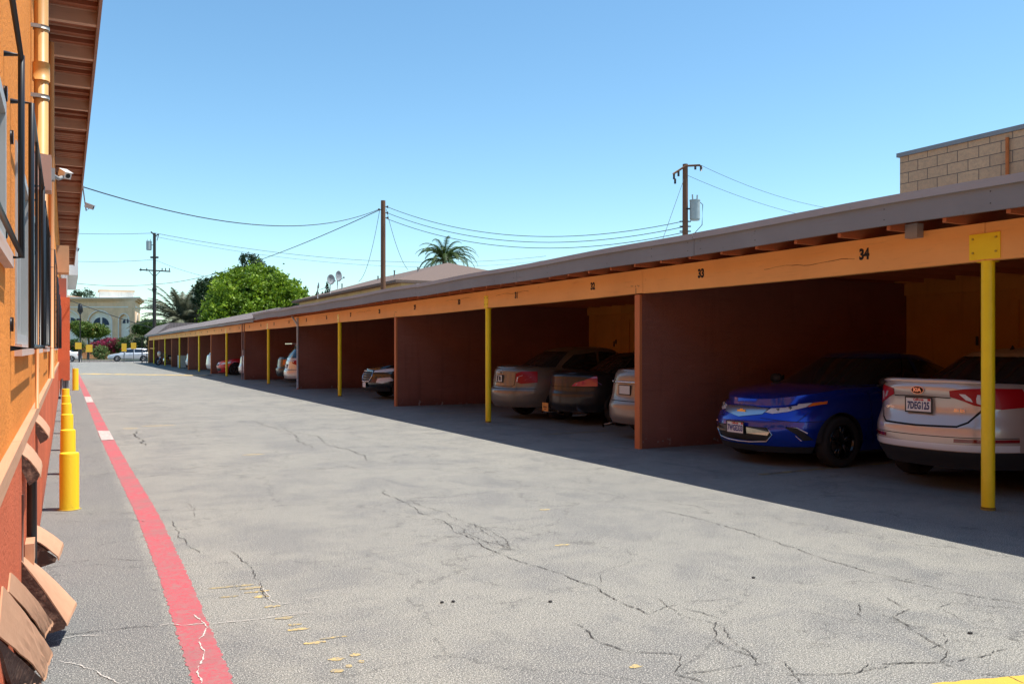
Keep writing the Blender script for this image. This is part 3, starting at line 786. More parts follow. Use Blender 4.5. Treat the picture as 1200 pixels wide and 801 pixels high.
# beam pieces and numbers
num = 34
for k in range(-3, 17):
    a, b = YK(k)+.003, min(YK(k+1), YE)-.003
    bm = B(); dz = random.uniform(-.006, .006)
    n = 6; vs = []
    for j in range(n+1):
        yy = a+(b-a)*j/n; s_ = -.012*math.sin(math.pi*j/n)
        vs.append([bm.verts.new((x, yy, z)) for x, z in ((XC-.045, 2.315+dz+s_), (XC-.045, 2.664), (XC+.045, 2.664), (XC+.045, 2.315+dz+s_))])
    for j in range(n):
        for q in range(4): bm.faces.new((vs[j][q], vs[j][(q+1) % 4], vs[j+1][(q+1) % 4], vs[j+1][q]))
    bm.faces.new(vs[0]); bm.faces.new(vs[-1][::-1]); bmesh.ops.recalc_face_normals(bm, faces=bm.faces[:])
    bo = link('beam', bm, M_beam, CP, world=True)
    for q in (0, 1):
        yy = YK(k)+1.35+2.64*q; nn = 34-(2*k+q)
        text_obj('bay_number', str(nn), .155, (XC-.0475, yy, 2.50), (0, -1, 0), (0, 0, 1), mat('stencil_black', (.02, .015, .012), .8), CP, .001, .008, .82).parent = bo
    # splits and knots in the timber
    if k < 8:
        bm = B()
        y1 = random.uniform(a+.4, b-1.6); z = random.uniform(2.42, 2.6); pts = []
        for j in range(16): pts.append((y1+j*.09, z+.012*math.sin(j*.7)+random.uniform(-.005, .005)))
        for j in range(15):
            (p0, q0), (p1, q1) = pts[j], pts[j+1]; wv = random.uniform(.001, .0035)
            bm.faces.new([bm.verts.new(v) for v in ((XC-.0462, p0, q0-wv), (XC-.0462, p0, q0+wv), (XC-.0462, p1, q1+wv), (XC-.0462, p1, q1-wv))])
        c = link('timber_split', bm, mat('split_dark', (.16, .06, .02), .9), CP, world=True); c.parent = bo
boxo('steel_hanger', (XC-.14, XC-.046, YK(0)+.64, YK(0)+.78, 2.60, 2.74), mat('hanger_grey', (.32, .29, .28), .6, .1), CP, .004)
# posts
for k in range(-2, 18, 2):
    y = YK(k)
    bm = B(); n = 24; r = .058
    tube(bm, [(XC, y, 0), (XC, y, 2.312)], r, n)
    p = link('post', bm, M_ypost, CP, world=True, smooth=True, auto=40)
    wd = .15 if k < 1 else .085
    bm = B(); box(bm, XC-.054, XC-.0465, y-wd, y+wd, 2.325, 2.565); box(bm, XC-.053, XC+.053, y-.075, y+.075, 2.300, 2.3075)
    c = link('post_plate', bm, M_ypost, CP, world=True, bevel=.002); c.parent = p
    for yy in (-wd*.75, wd*.75):
        for zz in (2.39, 2.52):
            if k > 4: continue
            bm = B(); tube(bm, [(XC-.054, y+yy, zz), (XC-.063, y+yy, zz)], .011, 6); c = link('bolt', bm, mat('bolt_yellow', (.5, .33, .03), .5), CP, world=True); c.parent = p
    bm = B(); tube(bm, [(XC, y, .0), (XC, y, .03)], r*1.06, n); c = link('post_foot', bm, mat('foot_grime', (.30, .2, .03), .8, .4, 30), CP, world=True); c.parent = p
# partitions
for k in range(-3, 17, 2):
    y = YK(k)+.17
    bm = B(); box(bm, XC+.021, XB, y-.055, y+.055, 0, 2.30); box(bm, XC+.06, XB, y-.055, y+.055, 2.3005, 2.668)
    pa = link('partition', bm, M_part, CP, world=True)
    bm = B(); box(bm, XC-.025, XC+.020, y-.062, y+.062, 0, 2.30)
    c = link('partition_post', bm, M_edge, CP, world=True, bevel=.006); c.parent = pa
    if k < 6:
        bm = B()
        for j in range(7): 
            yy = y+random.uniform(-.16, .16); zz = 2.42+.02*random.random()
            tube(bm, [(XC-.0455, yy, zz), (XC-.049, yy, zz)], .006, 6)
        box(bm, XC-.048, XC-.046, y-.005, y+.005, 2.32, 2.40)
        c = link('nail_heads', bm, mat('nail_dark', (.05, .045, .04), .7), CP, world=True); c.parent = pa
boxo('partition', (XC+.06, XB, YE-.08, YE, 0, 2.668), M_part, CP)
bm = B(); box(bm, XC-.05, XC+.05, YE-.1, YE+.0, 0, 2.31); box(bm, XC+.1, XC+.15, YK(16)+.3, YE-.1, 1.45, 1.55)
link('end_post', bm, M_beam, CP, world=True)
# grey downpipes
bm = B(); y = YK(5)-.14; tube(bm, [(XC-.08, y, .05), (XC-.08, y, 2.35), (XF+.1, y, 2.68)], .035, 10); box(bm, XC-.11, XC-.05, y-.05, y+.06, 2.3, 2.62)
link('downpipe', bm, mat('downpipe_grey', (.50, .48, .45), .5, .2, 8), CP, world=True)
bm = B(); y = YK(7)-.1; tube(bm, [(XC-.07, y, .0), (XC-.07, y, 2.7)], .022, 8); tube(bm, [(XC-.07, y+.5, .0), (XC-.07, y+.5, 2.9)], .03, 8); box(bm, XC-.13, XC-.05, y-.08, y+.08, 1.15, 1.42)
link('conduit', bm, mat('conduit_maroon', (.30, .2, .18), .6, .2, 8), CP, world=True)
# back wall and storage lockers
boxo('back_wall', (XB, XB+.15, YS, YE, 0, 2.90), M_back, CP)
bm = B(); box(bm, XB-.06, XB-.001, YS, YE, 2.45, 2.66); link('ledger', bm, M_back, CP, world=True)
for k in range(-3, 15):
    for q in (0, 1):
        y = YK(k)+2.64*q+.12
        bm = B(); box(bm, XB-.05, XB-.003, y, y+2.4, 1.02, 2.40)
        lk = link('storage_locker', bm, M_back, CP, world=True)
        for d in (0, 1):
            bm = B(); box(bm, XB-.075, XB-.052, y+.55+d*.66, y+1.2+d*.66, 1.1, 2.28)
            dr = link('locker_door', bm, M_back, CP, world=True, bevel=.004); dr.parent = lk
        if k < 5:
            bm = B(); box(bm, XB-.10, XB-.0755, y+1.12, y+1.17, 1.62, 1.74); box(bm, XB-.095, XB-.0755, y+1.22, y+1.26, 1.55, 1.70)
            hs = link('hasp', bm, mat('hasp_dark', (.08, .07, .06), .5, metal=.5), CP, world=True); hs.parent = lk

#@@CARS
# ------------------------------------------------------------------ cars
from mathutils.bvhtree import BVHTree
BV = {}
def sx(y, z, s):
    """x of the body surface at (y, z), seen from the end s"""
    h = BV['t'].ray_cast(Vector((s*5, y, z)), Vector((-s, 0, 0)))
    return h[0].x if h[0] is not None else s*2.3
def interp(tab, x):
    if x <= tab[0][0]: return tab[0][1]
    for i in range(len(tab)-1):
        if x <= tab[i+1][0]:
            a, b = tab[i], tab[i+1]; t = (x-a[0])/(b[0]-a[0]); 
            return a[1]+(b[1]-a[1])*t
    return tab[-1][1]
def smooth_tab(tab, n=3):
    """smoothed piecewise-linear table"""
    x0, x1 = tab[0][0], tab[-1][0]; M_ = 121; h = (x1-x0)/(M_-1)
    v = [interp(tab, x0+i*h) for i in range(M_)]
    for _ in range(n):
        v = [v[0]]+[(v[i-1]+2*v[i]+v[i+1])/4 for i in range(1, M_-1)]+[v[-1]]
    return [(x0+i*h, v[i]) for i in range(M_)]
def inside(pt, poly):
    x, y = pt; c = False; j = len(poly)-1
    for i in range(len(poly)):
        xi, yi = poly[i]; xj, yj = poly[j]
        if (yi > y) != (yj > y) and x < (xj-xi)*(y-yi)/(yj-yi)+xi: c = not c
        j = i
    return c
AX = {'side': (0, 2), 'end': (1, 2), 'top': (0, 1)}
def carve(bm, poly, view, sel):
    ia, ib = AX[view]; dirv = Vector((0, 0, 0)); dirv[3-ia-ib] = 1
    x0, x1 = min(p[0] for p in poly)-.004, max(p[0] for p in poly)+.004
    y0, y1 = min(p[1] for p in poly)-.004, max(p[1] for p in poly)+.004
    def over(f):
        a = [v.co[ia] for v in f.verts]; b = [v.co[ib] for v in f.verts]
        return min(a) < x1 and max(a) > x0 and min(b) < y1 and max(b) > y0
    faces = [f for f in bm.faces if sel(f) and over(f)]
    for i in range(len(poly)):
        p, q = Vector(poly[i]), Vector(poly[(i+1) % len(poly)])
        if (q-p).length < 1e-5: continue
        e = Vector((0, 0, 0)); e[ia] = q.x-p.x; e[ib] = q.y-p.y
        co_ = Vector((0, 0, 0)); co_[ia] = p.x; co_[ib] = p.y
        no = e.cross(dirv)
        faces = [f for f in faces if f.is_valid and over(f)]
        geom = set(faces)
        for f in faces: geom.update(f.edges); geom.update(f.verts)
        r = bmesh.ops.bisect_plane(bm, geom=list(geom), dist=1e-5, plane_co=co_, plane_no=no.normalized())
        faces = list({g for g in r['geom'] if isinstance(g, bmesh.types.BMFace)})
    out = []
    for f in faces:
        if not f.is_valid: continue
        c = f.calc_center_median()
        if inside((c[ia], c[ib]), poly): out.append(f)
    return out
def lift(bm, faces, off=0.0, keep=False):
    """take faces out of bm into a new bmesh, pushed along the normal by off"""
    nb = B(); mp = {}
    for f in faces:
        for v in f.verts:
            if v not in mp: mp[v] = nb.verts.new(v.co + v.normal*off)
        nf = nb.faces.new([mp[v] for v in f.verts]); nf.smooth = True
    if not keep: bmesh.ops.delete(bm, geom=list(faces), context='FACES')
    return nb
def islands(bm):
    left = set(bm.faces); out = []
    while left:
        st = [left.pop()]; cur = [st[0]]
        while st:
            f = st.pop()
            for e in f.edges:
                for g in e.link_faces:
                    if g in left: left.discard(g); cur.append(g); st.append(g)
        out.append(cur)
    return out
def ring_xy(n, m_side=46, m_end=15):
    xs = (1/(1+1))**(1/n)   # point where |x|=|y| on the superellipse
    Q = []
    xs = .5**(1/n)
    side = [(-xs+2*xs*i/m_side) for i in range(m_side+1)]
    pts = [(x, (1-abs(x)**n)**(1/n)) for x in side]                     # +y side, rear to front
    end = [(xs-2*xs*i/m_end) for i in range(1, m_end)]
    pts += [((1-abs(y)**n)**(1/n), y) for y in end]                      # front end
    pts += [(x, -(1-abs(x)**n)**(1/n)) for x in reversed(side)]
    pts += [(-(1-abs(y)**n)**(1/n), y) for y in reversed(end)]
    return pts
def body_shell(c):
    L_, W = c['L'], c['W']; top = smooth_tab(c['top'], c.get('sm', 4)); insf = smooth_tab(c['insf'], 3); insr = smooth_tab(c['insr'], 3); wid = smooth_tab(c['wid'], 2); zb = c['zb']
    pl = smooth_tab(c['plan'], 6)
    base = ring_xy(c.get('n', 6.5)); bm = B(); rings = []
    vs = [0, .04, .09, .14, .19, .24, .29, .34, .39, .44, .49, .54, .59, .64, .69, .74, .79, .84, .88, .92, .95, .975, .99, 1.0]
    for v in vs:
        ring = []
        for (sx, sy) in base:
            xn = sx*L_/2; zt = interp(top, xn)
            z = zb+v*(zt-zb)
            ex = L_/2-interp(insf, z) if sx > 0 else L_/2-interp(insr, z)
            rd = max(0, (v-.90)/.10); sh = 1-.035*rd*rd; shx = .03*rd*rd*(1 if abs(sx) > .9 else abs(sx)/.9)
            x = sx*(ex-shx); 
            if sx > .5: x -= c.get('bow', .06)*(abs(sy)**2)*((sx-.5)/.5)
            if sx < -.5: x += c.get('bowr', .05)*(abs(sy)**2)*((-sx-.5)/.5)
            y = sy*W/2*interp(wid, z)*interp(pl, x)*sh
            ring.append(bm.verts.new((x, y, z)))
        rings.append(ring)
    n = len(base)
    def stitch(a, b):
        for k in range(n): 
            f = bm.faces.new((a[k], b[k], b[(k+1) % n], a[(k+1) % n])); f.smooth = True
    for i in range(len(rings)-1): stitch(rings[i], rings[i+1])
    prev = rings[-1]; cr = c.get('crown', .05)
    for r in (.97, .9, .8, .6, .4, .2):
        ring = []
        for v0 in rings[-1]:
            x = v0.co.x*(1-(1-r)*.999 if False else 1); 
            ring.append(None)
        ring = []
        for v0 in rings[-1]:
            x = v0.co.x if abs(v0.co.x) < L_/2-.35 else math.copysign((L_/2-.35)+(abs(v0.co.x)-(L_/2-.35))*r, v0.co.x)
            ring.append(bm.verts.new((x, v0.co.y*r, interp(top, x)+cr*(1-r*r)*min(1, (L_/2-abs(x))/.3+.15))))
        stitch(prev, ring); prev = ring
    # centre line closing: join opposite points
    nn = len(prev)
    ms, me_ = 46, 15
    side1 = prev[:ms+1]; side2 = prev[ms+me_:ms+me_+ms+1][::-1] if False else None
    bmesh.ops.contextual_create(bm, geom=prev) if False else None
    A_ = prev[0:ms+1]; B_ = [prev[(ms+me_+(ms-i))] for i in range(ms+1)]
    for i in range(ms):
        try:
            f = bm.faces.new((A_[i], A_[i+1], B_[i+1], B_[i])); f.smooth = True
        except Exception: pass
    f = bm.faces.new([A_[ms]]+prev[ms+1:ms+me_]+[B_[ms]]); 
    try: bm.faces.new([B_[0]]+prev[ms+me_+ms+1:]+[A_[0]])
    except Exception: pass
    bm.faces.new(rings[0][::-1])
    bmesh.ops.recalc_face_normals(bm, faces=bm.faces[:]); bm.normal_update()
    return bm
def cabin_shell(c):
    """greenhouse: ring at the belt, ring at the roof"""
    g = c['cab']; n = g.get('n', 4.2); base = ring_xy(n, 40, 15); bm = B(); rings = []
    W = c['W']; top = smooth_tab(c['top'], 4)
    m = 14
    for j in range(m+1):
        v = j/m; ring = []
        for sx, sy in base:
            # ends move inwards along a gently curved line
            fx = g['xf0']+(g['xf1']-g['xf0'])*(v**g.get('pf', 1.0)); rx = g['xr0']+(g['xr1']-g['xr0'])*(v**g.get('pr', 1.0))
            cx = (fx+rx)/2; hx = (fx-rx)/2
            x = cx+sx*hx
            yb = g['wb']; yt = g['wt']; hw = yb+(yt-yb)*(v**1.25)
            taper = 1-g.get('tr', .10)*max(0, (cx-x)/hx)**2-g.get('tf', .05)*max(0, (x-cx)/hx)**2
            z0 = g['z0']; ztop = interp(g['roof'], x) if 'roof' in g else g['z1']
            z = z0+(ztop-z0)*v
            rd = max(0, (v-.86)/.14); hw *= 1-.05*rd*rd
            x = x - (sx*.03*rd*rd)
            x -= (.10*abs(sy)**2.2 if sx > .3 else 0)*(1-.3*v); x += (.08*abs(sy)**2.2 if sx < -.3 else 0)*(1-.3*v)
            ring.append(bm.verts.new((x, sy*hw*taper, z)))
        rings.append(ring)
    nn = len(base)
    def stitch(a, b):
        for k in range(nn):
            f = bm.faces.new((a[k], b[k], b[(k+1) % nn], a[(k+1) % nn])); f.smooth = True
    for i in range(m): stitch(rings[i], rings[i+1])
    prev = rings[-1]; cx = (g['xf1']+g['xr1'])/2
    for r in (.96, .88, .75, .5, .25):
        ring = [bm.verts.new((cx+(v.co.x-cx)*(r if abs(v.co.x-cx) > 9 else (1-(1-r)*.55)), v.co.y*r, interp(g['roof'], cx+(v.co.x-cx)*(1-(1-r)*.55)) + g.get('crown', .045)*(1-r*r))) for v in rings[-1]]
        stitch(prev, ring); prev = ring
    f = bm.faces.new(prev)
    bmesh.ops.recalc_face_normals(bm, faces=bm.faces[:]); bm.normal_update()
    return bm
M_tyre = mat('tyre_rubber', (.018, .018, .018), .85, .2, 20)
M_well = mat('underbody_black', (.010, .010, .010), .9)
M_trim = mat('black_plastic', (.02, .02, .021), .55)
M_chrome = mat('chrome', (.75, .75, .76), .12, metal=1)
M_cglass = mat('car_glass', (.012, .016, .022), .02, spec=1.0)
M_lens_r = mat('red_lens', (.40, .004, .010), .35, coat=.12, spec=.3)
M_lens_rd = mat('dark_red_lens', (.22, .006, .01), .12, coat=1)
M_lens_w = mat('clear_lens', (.72, .70, .70), .12, .1, 30, coat=1)
M_lens_d = mat('lamp_housing', (.10, .10, .11), .15, metal=.6, coat=1)
M_lens_o = mat('amber_lens', (.85, .20, .02), .15, coat=1)
def paint(name, col, metal=.55, rough=.38):
    return mat(name, col, rough, metal=metal, coat=1)
WHEELS = {}
def wheel(root, x, y, r, style, wd=.205):
    """tyre with rim, spokes and hub; outward = sign of y"""
    s = 1 if y > 0 else -1
    prof = [(r*.66, wd*.42), (r*.78, wd*.5), (r*.92, wd*.5), (r*.985, wd*.38), (r, wd*.2), (r, -wd*.2), (r*.985, -wd*.38), (r*.92, -wd*.5), (r*.7, -wd*.5)]
    bm = B(); n = 40; rings = []
    for a, d in prof: rings.append([bm.verts.new((x+a*math.cos(2*math.pi*k/n), y+s*(d-wd*.42), r+a*math.sin(2*math.pi*k/n))) for k in range(n)])
    for i in range(len(rings)-1):
        for k in range(n):
            f = bm.faces.new((rings[i][k], rings[i][(k+1) % n], rings[i+1][(k+1) % n], rings[i+1][k])); f.smooth = True
    bmesh.ops.recalc_face_normals(bm, faces=bm.faces[:])
    w_ = link('wheel', bm, M_tyre, root)
    rimm = mat('alloy_'+style, {'silver': (.55, .55, .56), 'dark': (.03, .03, .032), 'grey': (.3, .3, .31)}[style], .25, metal=.8, coat=.5)
    bm = B(); ro, ri = r*.675, r*.63
    yo = lambda d: y+s*(d-wd*.42)
    prof2 = [(ro, wd*.42), (ro, wd*.46), (ri, wd*.46), (ri*.98, wd*.2), (ri*.93, -wd*.3)]
    rings = [[bm.verts.new((x+a*math.cos(2*math.pi*k/n), yo(d), r+a*math.sin(2*math.pi*k/n))) for k in range(n)] for a, d in prof2]
    for i in range(len(rings)-1):
        for k in range(n): bm.faces.new((rings[i][k], rings[i][(k+1) % n], rings[i+1][(k+1) % n], rings[i+1][k])).smooth = True
    for k in range(5):
        for dt in ((-.11, .11) if style != 'silver' else (-.07, .07)):
            a = 2*math.pi*k/5+.3
            p0 = (x+r*.12*math.cos(a), yo(wd*.33), r+r*.12*math.sin(a)); p1 = (x+ri*.99*math.cos(a+dt*1.6), yo(wd*.42), r+ri*.99*math.sin(a+dt*1.6))
            tube(bm, [p0, p1], [r*.062, r*.048], 6)
    tube(bm, [(x, yo(wd*.1), r), (x, yo(wd*.40), r)], r*.17, 16)
    bmesh.ops.recalc_face_normals(bm, faces=bm.faces[:])
    link('rim', bm, rimm, root).parent = w_
    bm = B(); tube(bm, [(x, yo(-wd*.28), r), (x, yo(-wd*.22), r)], ri*.93, 24); tube(bm, [(x, yo(-wd*.2), r), (x, yo(0), r)], r*.42, 20)
    link('brake_disc', bm, mat('brake_metal', (.14, .13, .13), .5, metal=.5), root).parent = w_
    return w_
def arc_poly(xc, r, zc, n=22, zlow=None):
    pts = [(xc+r*math.cos(t), zc+r*math.sin(t)) for t in [math.pi*k/n for k in range(n+1)]]
    zl = zc-.2 if zlow is None else zlow
    return [(xc+r, zl)]+pts+[(xc-r, zl)]
def plate(root, x, y, z, s, text, yaw=0, frame=True, bg=(.78, .76, .74), ink=(.05, .06, .16), red=True):
    """licence plate facing the end s (+1 front, -1 rear)"""
    bm = B(); box(bm, min(x, x+s*.006), max(x, x+s*.006), y-.152, y+.152, z-.076, z+.076)
    pm = mat('plate_face_%d' % int(bg[0]*100+bg[2]*10), bg, .45, .05, 40)
    p = link('licence_plate', bm, pm, root, bevel=.002)
    if frame:
        bm = B(); a, b = .160, .084
        for (y0, y1, z0, z1) in ((-a, a, b-.014, b), (-a, a, -b, -b+.016), (-a, -a+.010, -b+.016, b-.014), (a-.010, a, -b+.016, b-.014)):
            box(bm, min(x-s*.002, x+s*.010), max(x-s*.002, x+s*.010), y+y0, y+y1, z+z0, z+z1)
        link('plate_frame', bm, M_trim, root).parent = p
    if text:
        right = (0, -1, 0) if s < 0 else (0, 1, 0)
        text_obj('plate_characters', text, .105, (x+s*.007, y, z-.010), right, (0, 0, 1), mat('plate_ink_%d' % int(ink[2]*100), ink, .6), root, .0012, .004, .60, world=False, spacing=1.05).parent = p
        if red:
            text_obj('plate_heading', 'California', .035, (x+s*.007, y, z+.055), right, (0, 0, 1), mat('plate_red', (.55, .03, .03), .6), root, .001, .001, .9, world=False).parent = p
            bm = B(); yy = y+(-.125 if s < 0 else .125); box(bm, min(x+s*.006, x+s*.0075), max(x+s*.006, x+s*.0075), yy-.017, yy+.017, z+.045, z+.068)
            link('sticker', bm, mat('plate_red', (.55, .03, .03), .6), root).parent = p
    return p
def build_car(name, label, cat, c, pm, wheels='silver', windows=True, group=None):
    root = thing(name, label, cat, group=group)
    L_, W = c['L'], c['W']; r = c['r']; xa, xb = c['axf'], c['axr']
    bm = body_shell(c)
    BV['t'] = BVHTree.FromBMesh(bm)
    parts = []
    def side_sel(s): return lambda f: f.normal.y*s > .25
    front = lambda f: f.normal.x > .3
    rear = lambda f: f.normal.x < -.3
    # wheel arches
    for s in (-1, 1):
        for ax in (xa, xb):
            fs = carve(bm, arc_poly(ax, r+.045, r+.0, 20, c['zb']-.05), 'side', lambda f: f.calc_center_median().y*s > .5*W*.5)
            bmesh.ops.delete(bm, geom=fs, context='FACES')
            wb = B(); n = 20
            pr = [[wb.verts.new((ax+(r+.044)*math.cos(math.pi*k/n), y_, r+(r+.044)*math.sin(math.pi*k/n))) for k in range(n+1)] for y_ in (s*(W/2-.015), s*(W/2-.30))]
            for k in range(n): wb.faces.new((pr[0][k], pr[0][k+1], pr[1][k+1], pr[1][k]))
            wb.faces.new(pr[1]+[wb.verts.new((ax-(r+.044), s*(W/2-.30), c['zb'])), wb.verts.new((ax+(r+.044), s*(W/2-.30), c['zb']))])
            link('wheel_well', wb, M_well, root)
    for spec in c.get('cuts', []):
        nm, poly, view, which, m_, off = spec[:6]
        opt = spec[6] if len(spec) > 6 else {}
        if which == 'front': sels = [front]
        elif which == 'rear': sels = [rear]
        elif which == 'sides': sels = [side_sel(1), side_sel(-1)]
        elif which == 'rearside': sels = [lambda f: f.normal.x < .25 and f.calc_center_median().x < -L_*.25, ]
        elif which == 'frontwrap': sels = [lambda f: f.calc_center_median().x > L_/2-opt.get('wrap', .62) and f.normal.z < .8]
        elif which == 'rearwrap': sels = [lambda f: f.calc_center_median().x < -L_/2+opt.get('wrap', .40) and f.normal.z < .85]
        elif which == 'top': sels = [lambda f: f.normal.z > .4]
        polys = [poly]
        if opt.get('mirror'): polys.append([(-p[0], p[1]) for p in poly][::-1])
        for sel in sels:
            for q_ in polys:
                if view == 'side' and which in ('frontwrap', 'rearwrap'):
                    for s in (-1, 1):
                        fs = carve(bm, q_, view, lambda f: sel(f) and f.calc_center_median().y*s > W*.28)
                        if fs:
                            nb = lift(bm, fs, off); link(nm, nb, m_, root, smooth=True)
                    continue
                fs = carve(bm, q_, view, sel)
                if fs:
                    nb = lift(bm, fs, off); o_ = link(nm, nb, m_, root, smooth=True)
    for (pl, view, which, wdt) in c.get('seams', []):
        sel = {'front': front, 'rear': rear, 'rearwrap': (lambda f: f.calc_center_median().x < -L_*.2), 'frontwrap': (lambda f: f.calc_center_median().x > L_*.2), 'side': (lambda f: abs(f.normal.y) > .25), 'top': (lambda f: f.normal.z > .4)}[which]
        allf = []
        for i in range(len(pl)-1):
            p, q = Vector(pl[i]), Vector(pl[i+1]); d = (q-p).normalized(); nn = Vector((-d.y, d.x))*wdt*.5; e = d*wdt*.3
            fs = carve(bm, [tuple(p+nn-e), tuple(q+nn+e), tuple(q-nn+e), tuple(p-nn-e)], view, sel)
            if fs: 
                nb = lift(bm, fs, -.003); link('panel_gap', nb, M_well, root)
    link('body', bm, pm, root, smooth=True, auto=50)
    # cabin
    cb = cabin_shell(c); g = c['cab']
    for (nm, poly) in g['side']:
        for s in (-1, 1):
            fs = carve(cb, poly, 'side', lambda f: f.normal.y*s > .35)
            if fs:
                nb = lift(cb, fs, -.004); isl = islands(nb)
                for q in range(1, len(isl)): link('quarter_window', lift(nb, isl[q], 0), M_cglass, root, smooth=True)
                link(nm, nb, M_cglass, root, smooth=True)
    for nm, poly, sel in (('windshield', g['ws'], lambda f: f.normal.x > .25 and f.calc_center_median().x > 0), ('rear_window', g['rw'], lambda f: f.normal.x < -.15 and f.calc_center_median().x < 0)):
        fs = carve(cb, poly, 'end', sel)
        if fs: link(nm, lift(cb, fs, -.004), M_cglass, root, smooth=True)
    link('roof', cb, pm, root, smooth=True, auto=50)
    # chassis filler, wheels
    bm2 = B(); box(bm2, xb+r+.05, xa-r-.05, -W/2+.06, W/2-.06, c['zb']-.03, c['zb']+.25); box(bm2, xb-r, xa+r, -W/2+.32, W/2-.32, c['zb']-.02, c['zb']+.35)
    link('underbody', bm2, M_well, root)
    for ax in (xa, xb):
        for s in (-1, 1): wheel(root, ax, s*(W/2-.018), r, wheels)
    # mirrors
    mx, mz = c['mirror']
    for s in (-1, 1):
        bm = B(); y = s*(W/2+.06)
        bmesh.ops.create_uvsphere(bm, u_segments=14, v_segments=9, radius=1)
        for v in bm.verts: v.co = Vector((mx+v.co.x*.055+(.02 if v.co.x > 0 else 0), y+v.co.y*.105, mz+v.co.z*.072))
        for f in bm.faces: f.smooth = True
        tube(bm, [(mx+.01, s*(W/2-.09), mz-.05), (mx, y-s*.05, mz-.03)], .02, 6)
        mi = link('mirror', bm, c.get('mirror_mat', pm), root)
        bm = B(); box(bm, mx-.062, mx-.050, y-.085, y+.085, mz-.05, mz+.05); link('mirror_glass', bm, M_chrome, root).parent = mi
    for hx in c.get('handles', []):
        for s in (-1, 1):
            z = c.get('hz', .82); yy = s*(W/2*interp(c['wid'], z)*interp(c['plan'], hx)+.006)
            bm = B(); tube(bm, [(hx-.10, yy-s*.01, z), (hx-.07, yy+s*.022, z), (hx+.07, yy+s*.022, z), (hx+.10, yy-s*.01, z)], .012, 6); link('door_handle', bm, c.get('handle_mat', pm), root)
    return root
def place(root, x, y, rz):
    root.location = (x, y, 0); root.rotation_euler = (0, 0, rz)
def endx(c, z, s, y=0): return sx(y, z, s)
WID = [(0, .9), (.18, .93), (.30, .985), (.45, .995), (.62, 1.0), (.75, .99), (.9, .965), (1.0, .94), (1.1, .90), (1.3, .86)]
PLAN = [(-2.5, .86), (-2.0, .94), (-1.3, .995), (0, 1.0), (1.0, 1.0), (1.7, .97), (2.1, .93), (2.5, .86)]

# ---- pearl sedan, rear to the lane
ks = dict(L=4.85, W=1.83, zb=.27, r=.325, axf=1.46, axr=-1.34, n=5.2,
    top=[(-2.5, 1.10), (-2.3, 1.15), (-1.8, 1.13), (-1.2, 1.05), (-.5, .99), (.4, .97), (1.0, .96), (1.6, .88), (2.1, .79), (2.45, .68)],
    insf=[(.1, .10), (.35, .02), (.5, .0), (.62, .03), (.8, .12), (1.0, .22)],
    insr=[(.1, .20), (.30, .12), (.42, .03), (.48, .005), (.56, .0), (.68, .0), (.77, .05), (.85, .085), (.97, .075), (1.05, .05), (1.11, .03), (1.16, .03)],
    wid=[(0, .9), (.25, .93), (.40, .985), (.55, 1.0), (.70, 1.0), (.82, .99), (.95, .965), (1.05, .93), (1.15, .88), (1.3, .84)],
    plan=[(-2.45, .90), (-2.2, .95), (-1.5, .99), (0, 1.0), (1.0, 1.0), (1.7, .97), (2.1, .93), (2.5, .86)],
    bowr=.20, bow=.14, crown=.035, mirror=(.62, 1.02), handles=[.1, -.85], hz=.86,
    cab=dict(n=4.5, xf0=1.25, xf1=.35, xr0=-2.05, xr1=-1.0, wb=.80, wt=.60, z0=.97, z1=1.46, roof=[(-2, 1.34), (-1.3, 1.40), (-.7, 1.46), (-.2, 1.48), (.4, 1.46), (.9, 1.40)], pr=1.25, pf=1.05,
        side=[('rear_side_window', [(-1.05, 1.06), (-1.15, 1.14), (-.70, 1.37), (-.22, 1.41), (-.26, 1.02)]), ('side_window', [(-.20, 1.02), (-.16, 1.42), (.22, 1.40), (.75, 1.14), (.80, 1.0)])],
        ws=[(-.66, 1.02), (-.55, 1.40), (.55, 1.40), (.66, 1.02)], rw=[(-.68, 1.10), (-.52, 1.405), (.52, 1.405), (.68, 1.10)]))
ks['cuts'] = [
    ('tail_light', [(.33, 1.005), (.33, 1.065), (.45, 1.085), (.585, 1.095), (.60, .905), (.52, .925), (.44, .965)], 'end', 'rearwrap', M_lens_r, .006, dict(mirror=1)),
    ('tail_light', [(.615, .895), (.60, 1.095), (.80, 1.085), (.95, 1.075), (.95, .95), (.80, .905), (.70, .885)], 'end', 'rearwrap', M_lens_r, .006, dict(mirror=1, wrap=.62)),
    ('reflector', [(.40, .545), (.40, .582), (.93, .590), (.93, .560)], 'end', 'rearwrap', M_lens_rd, .003, dict(mirror=1, wrap=.5)),
    ('rear_valance', [(-.95, .26), (-.95, .455), (-.60, .45), (.60, .45), (.95, .455), (.95, .26)], 'end', 'rearwrap', M_trim, .002, dict(wrap=.7)),
    ('bumper_strip', [(-.93, .462), (-.93, .532), (-.5, .527), (.5, .527), (.93, .532), (.93, .462)], 'end', 'rearwrap', paint('strip_white', (.80, .80, .82), .1, .3), .008, dict(wrap=.5)),
    ('headlight', [(2.0, .64), (1.75, .80), (1.95, .80), (2.42, .68), (2.42, .60)], 'side', 'frontwrap', M_lens_w, .003),
]
ks['seams'] = [([(-.60, .90), (-.50, .75), (-.42, .705), (0, .695), (.42, .705), (.50, .75), (.60, .90)], 'end', 'rear', .020), ([(-.33, .990), (0, 1.0), (.33, .990)], 'end', 'rear', .010),
    ([(-1.02, .36), (-1.05, 1.0)], 'side', 'side', .008), ([(-.23, .31), (-.20, .97)], 'side', 'side', .008), ([(.82, .31), (.86, .94)], 'side', 'side', .008), ([(-.9, .60), (0, .595), (.9, .60)], 'end', 'rear', .008)]
M_pearl = paint('pearl_paint', (.60, .51, .45), .35, .30)
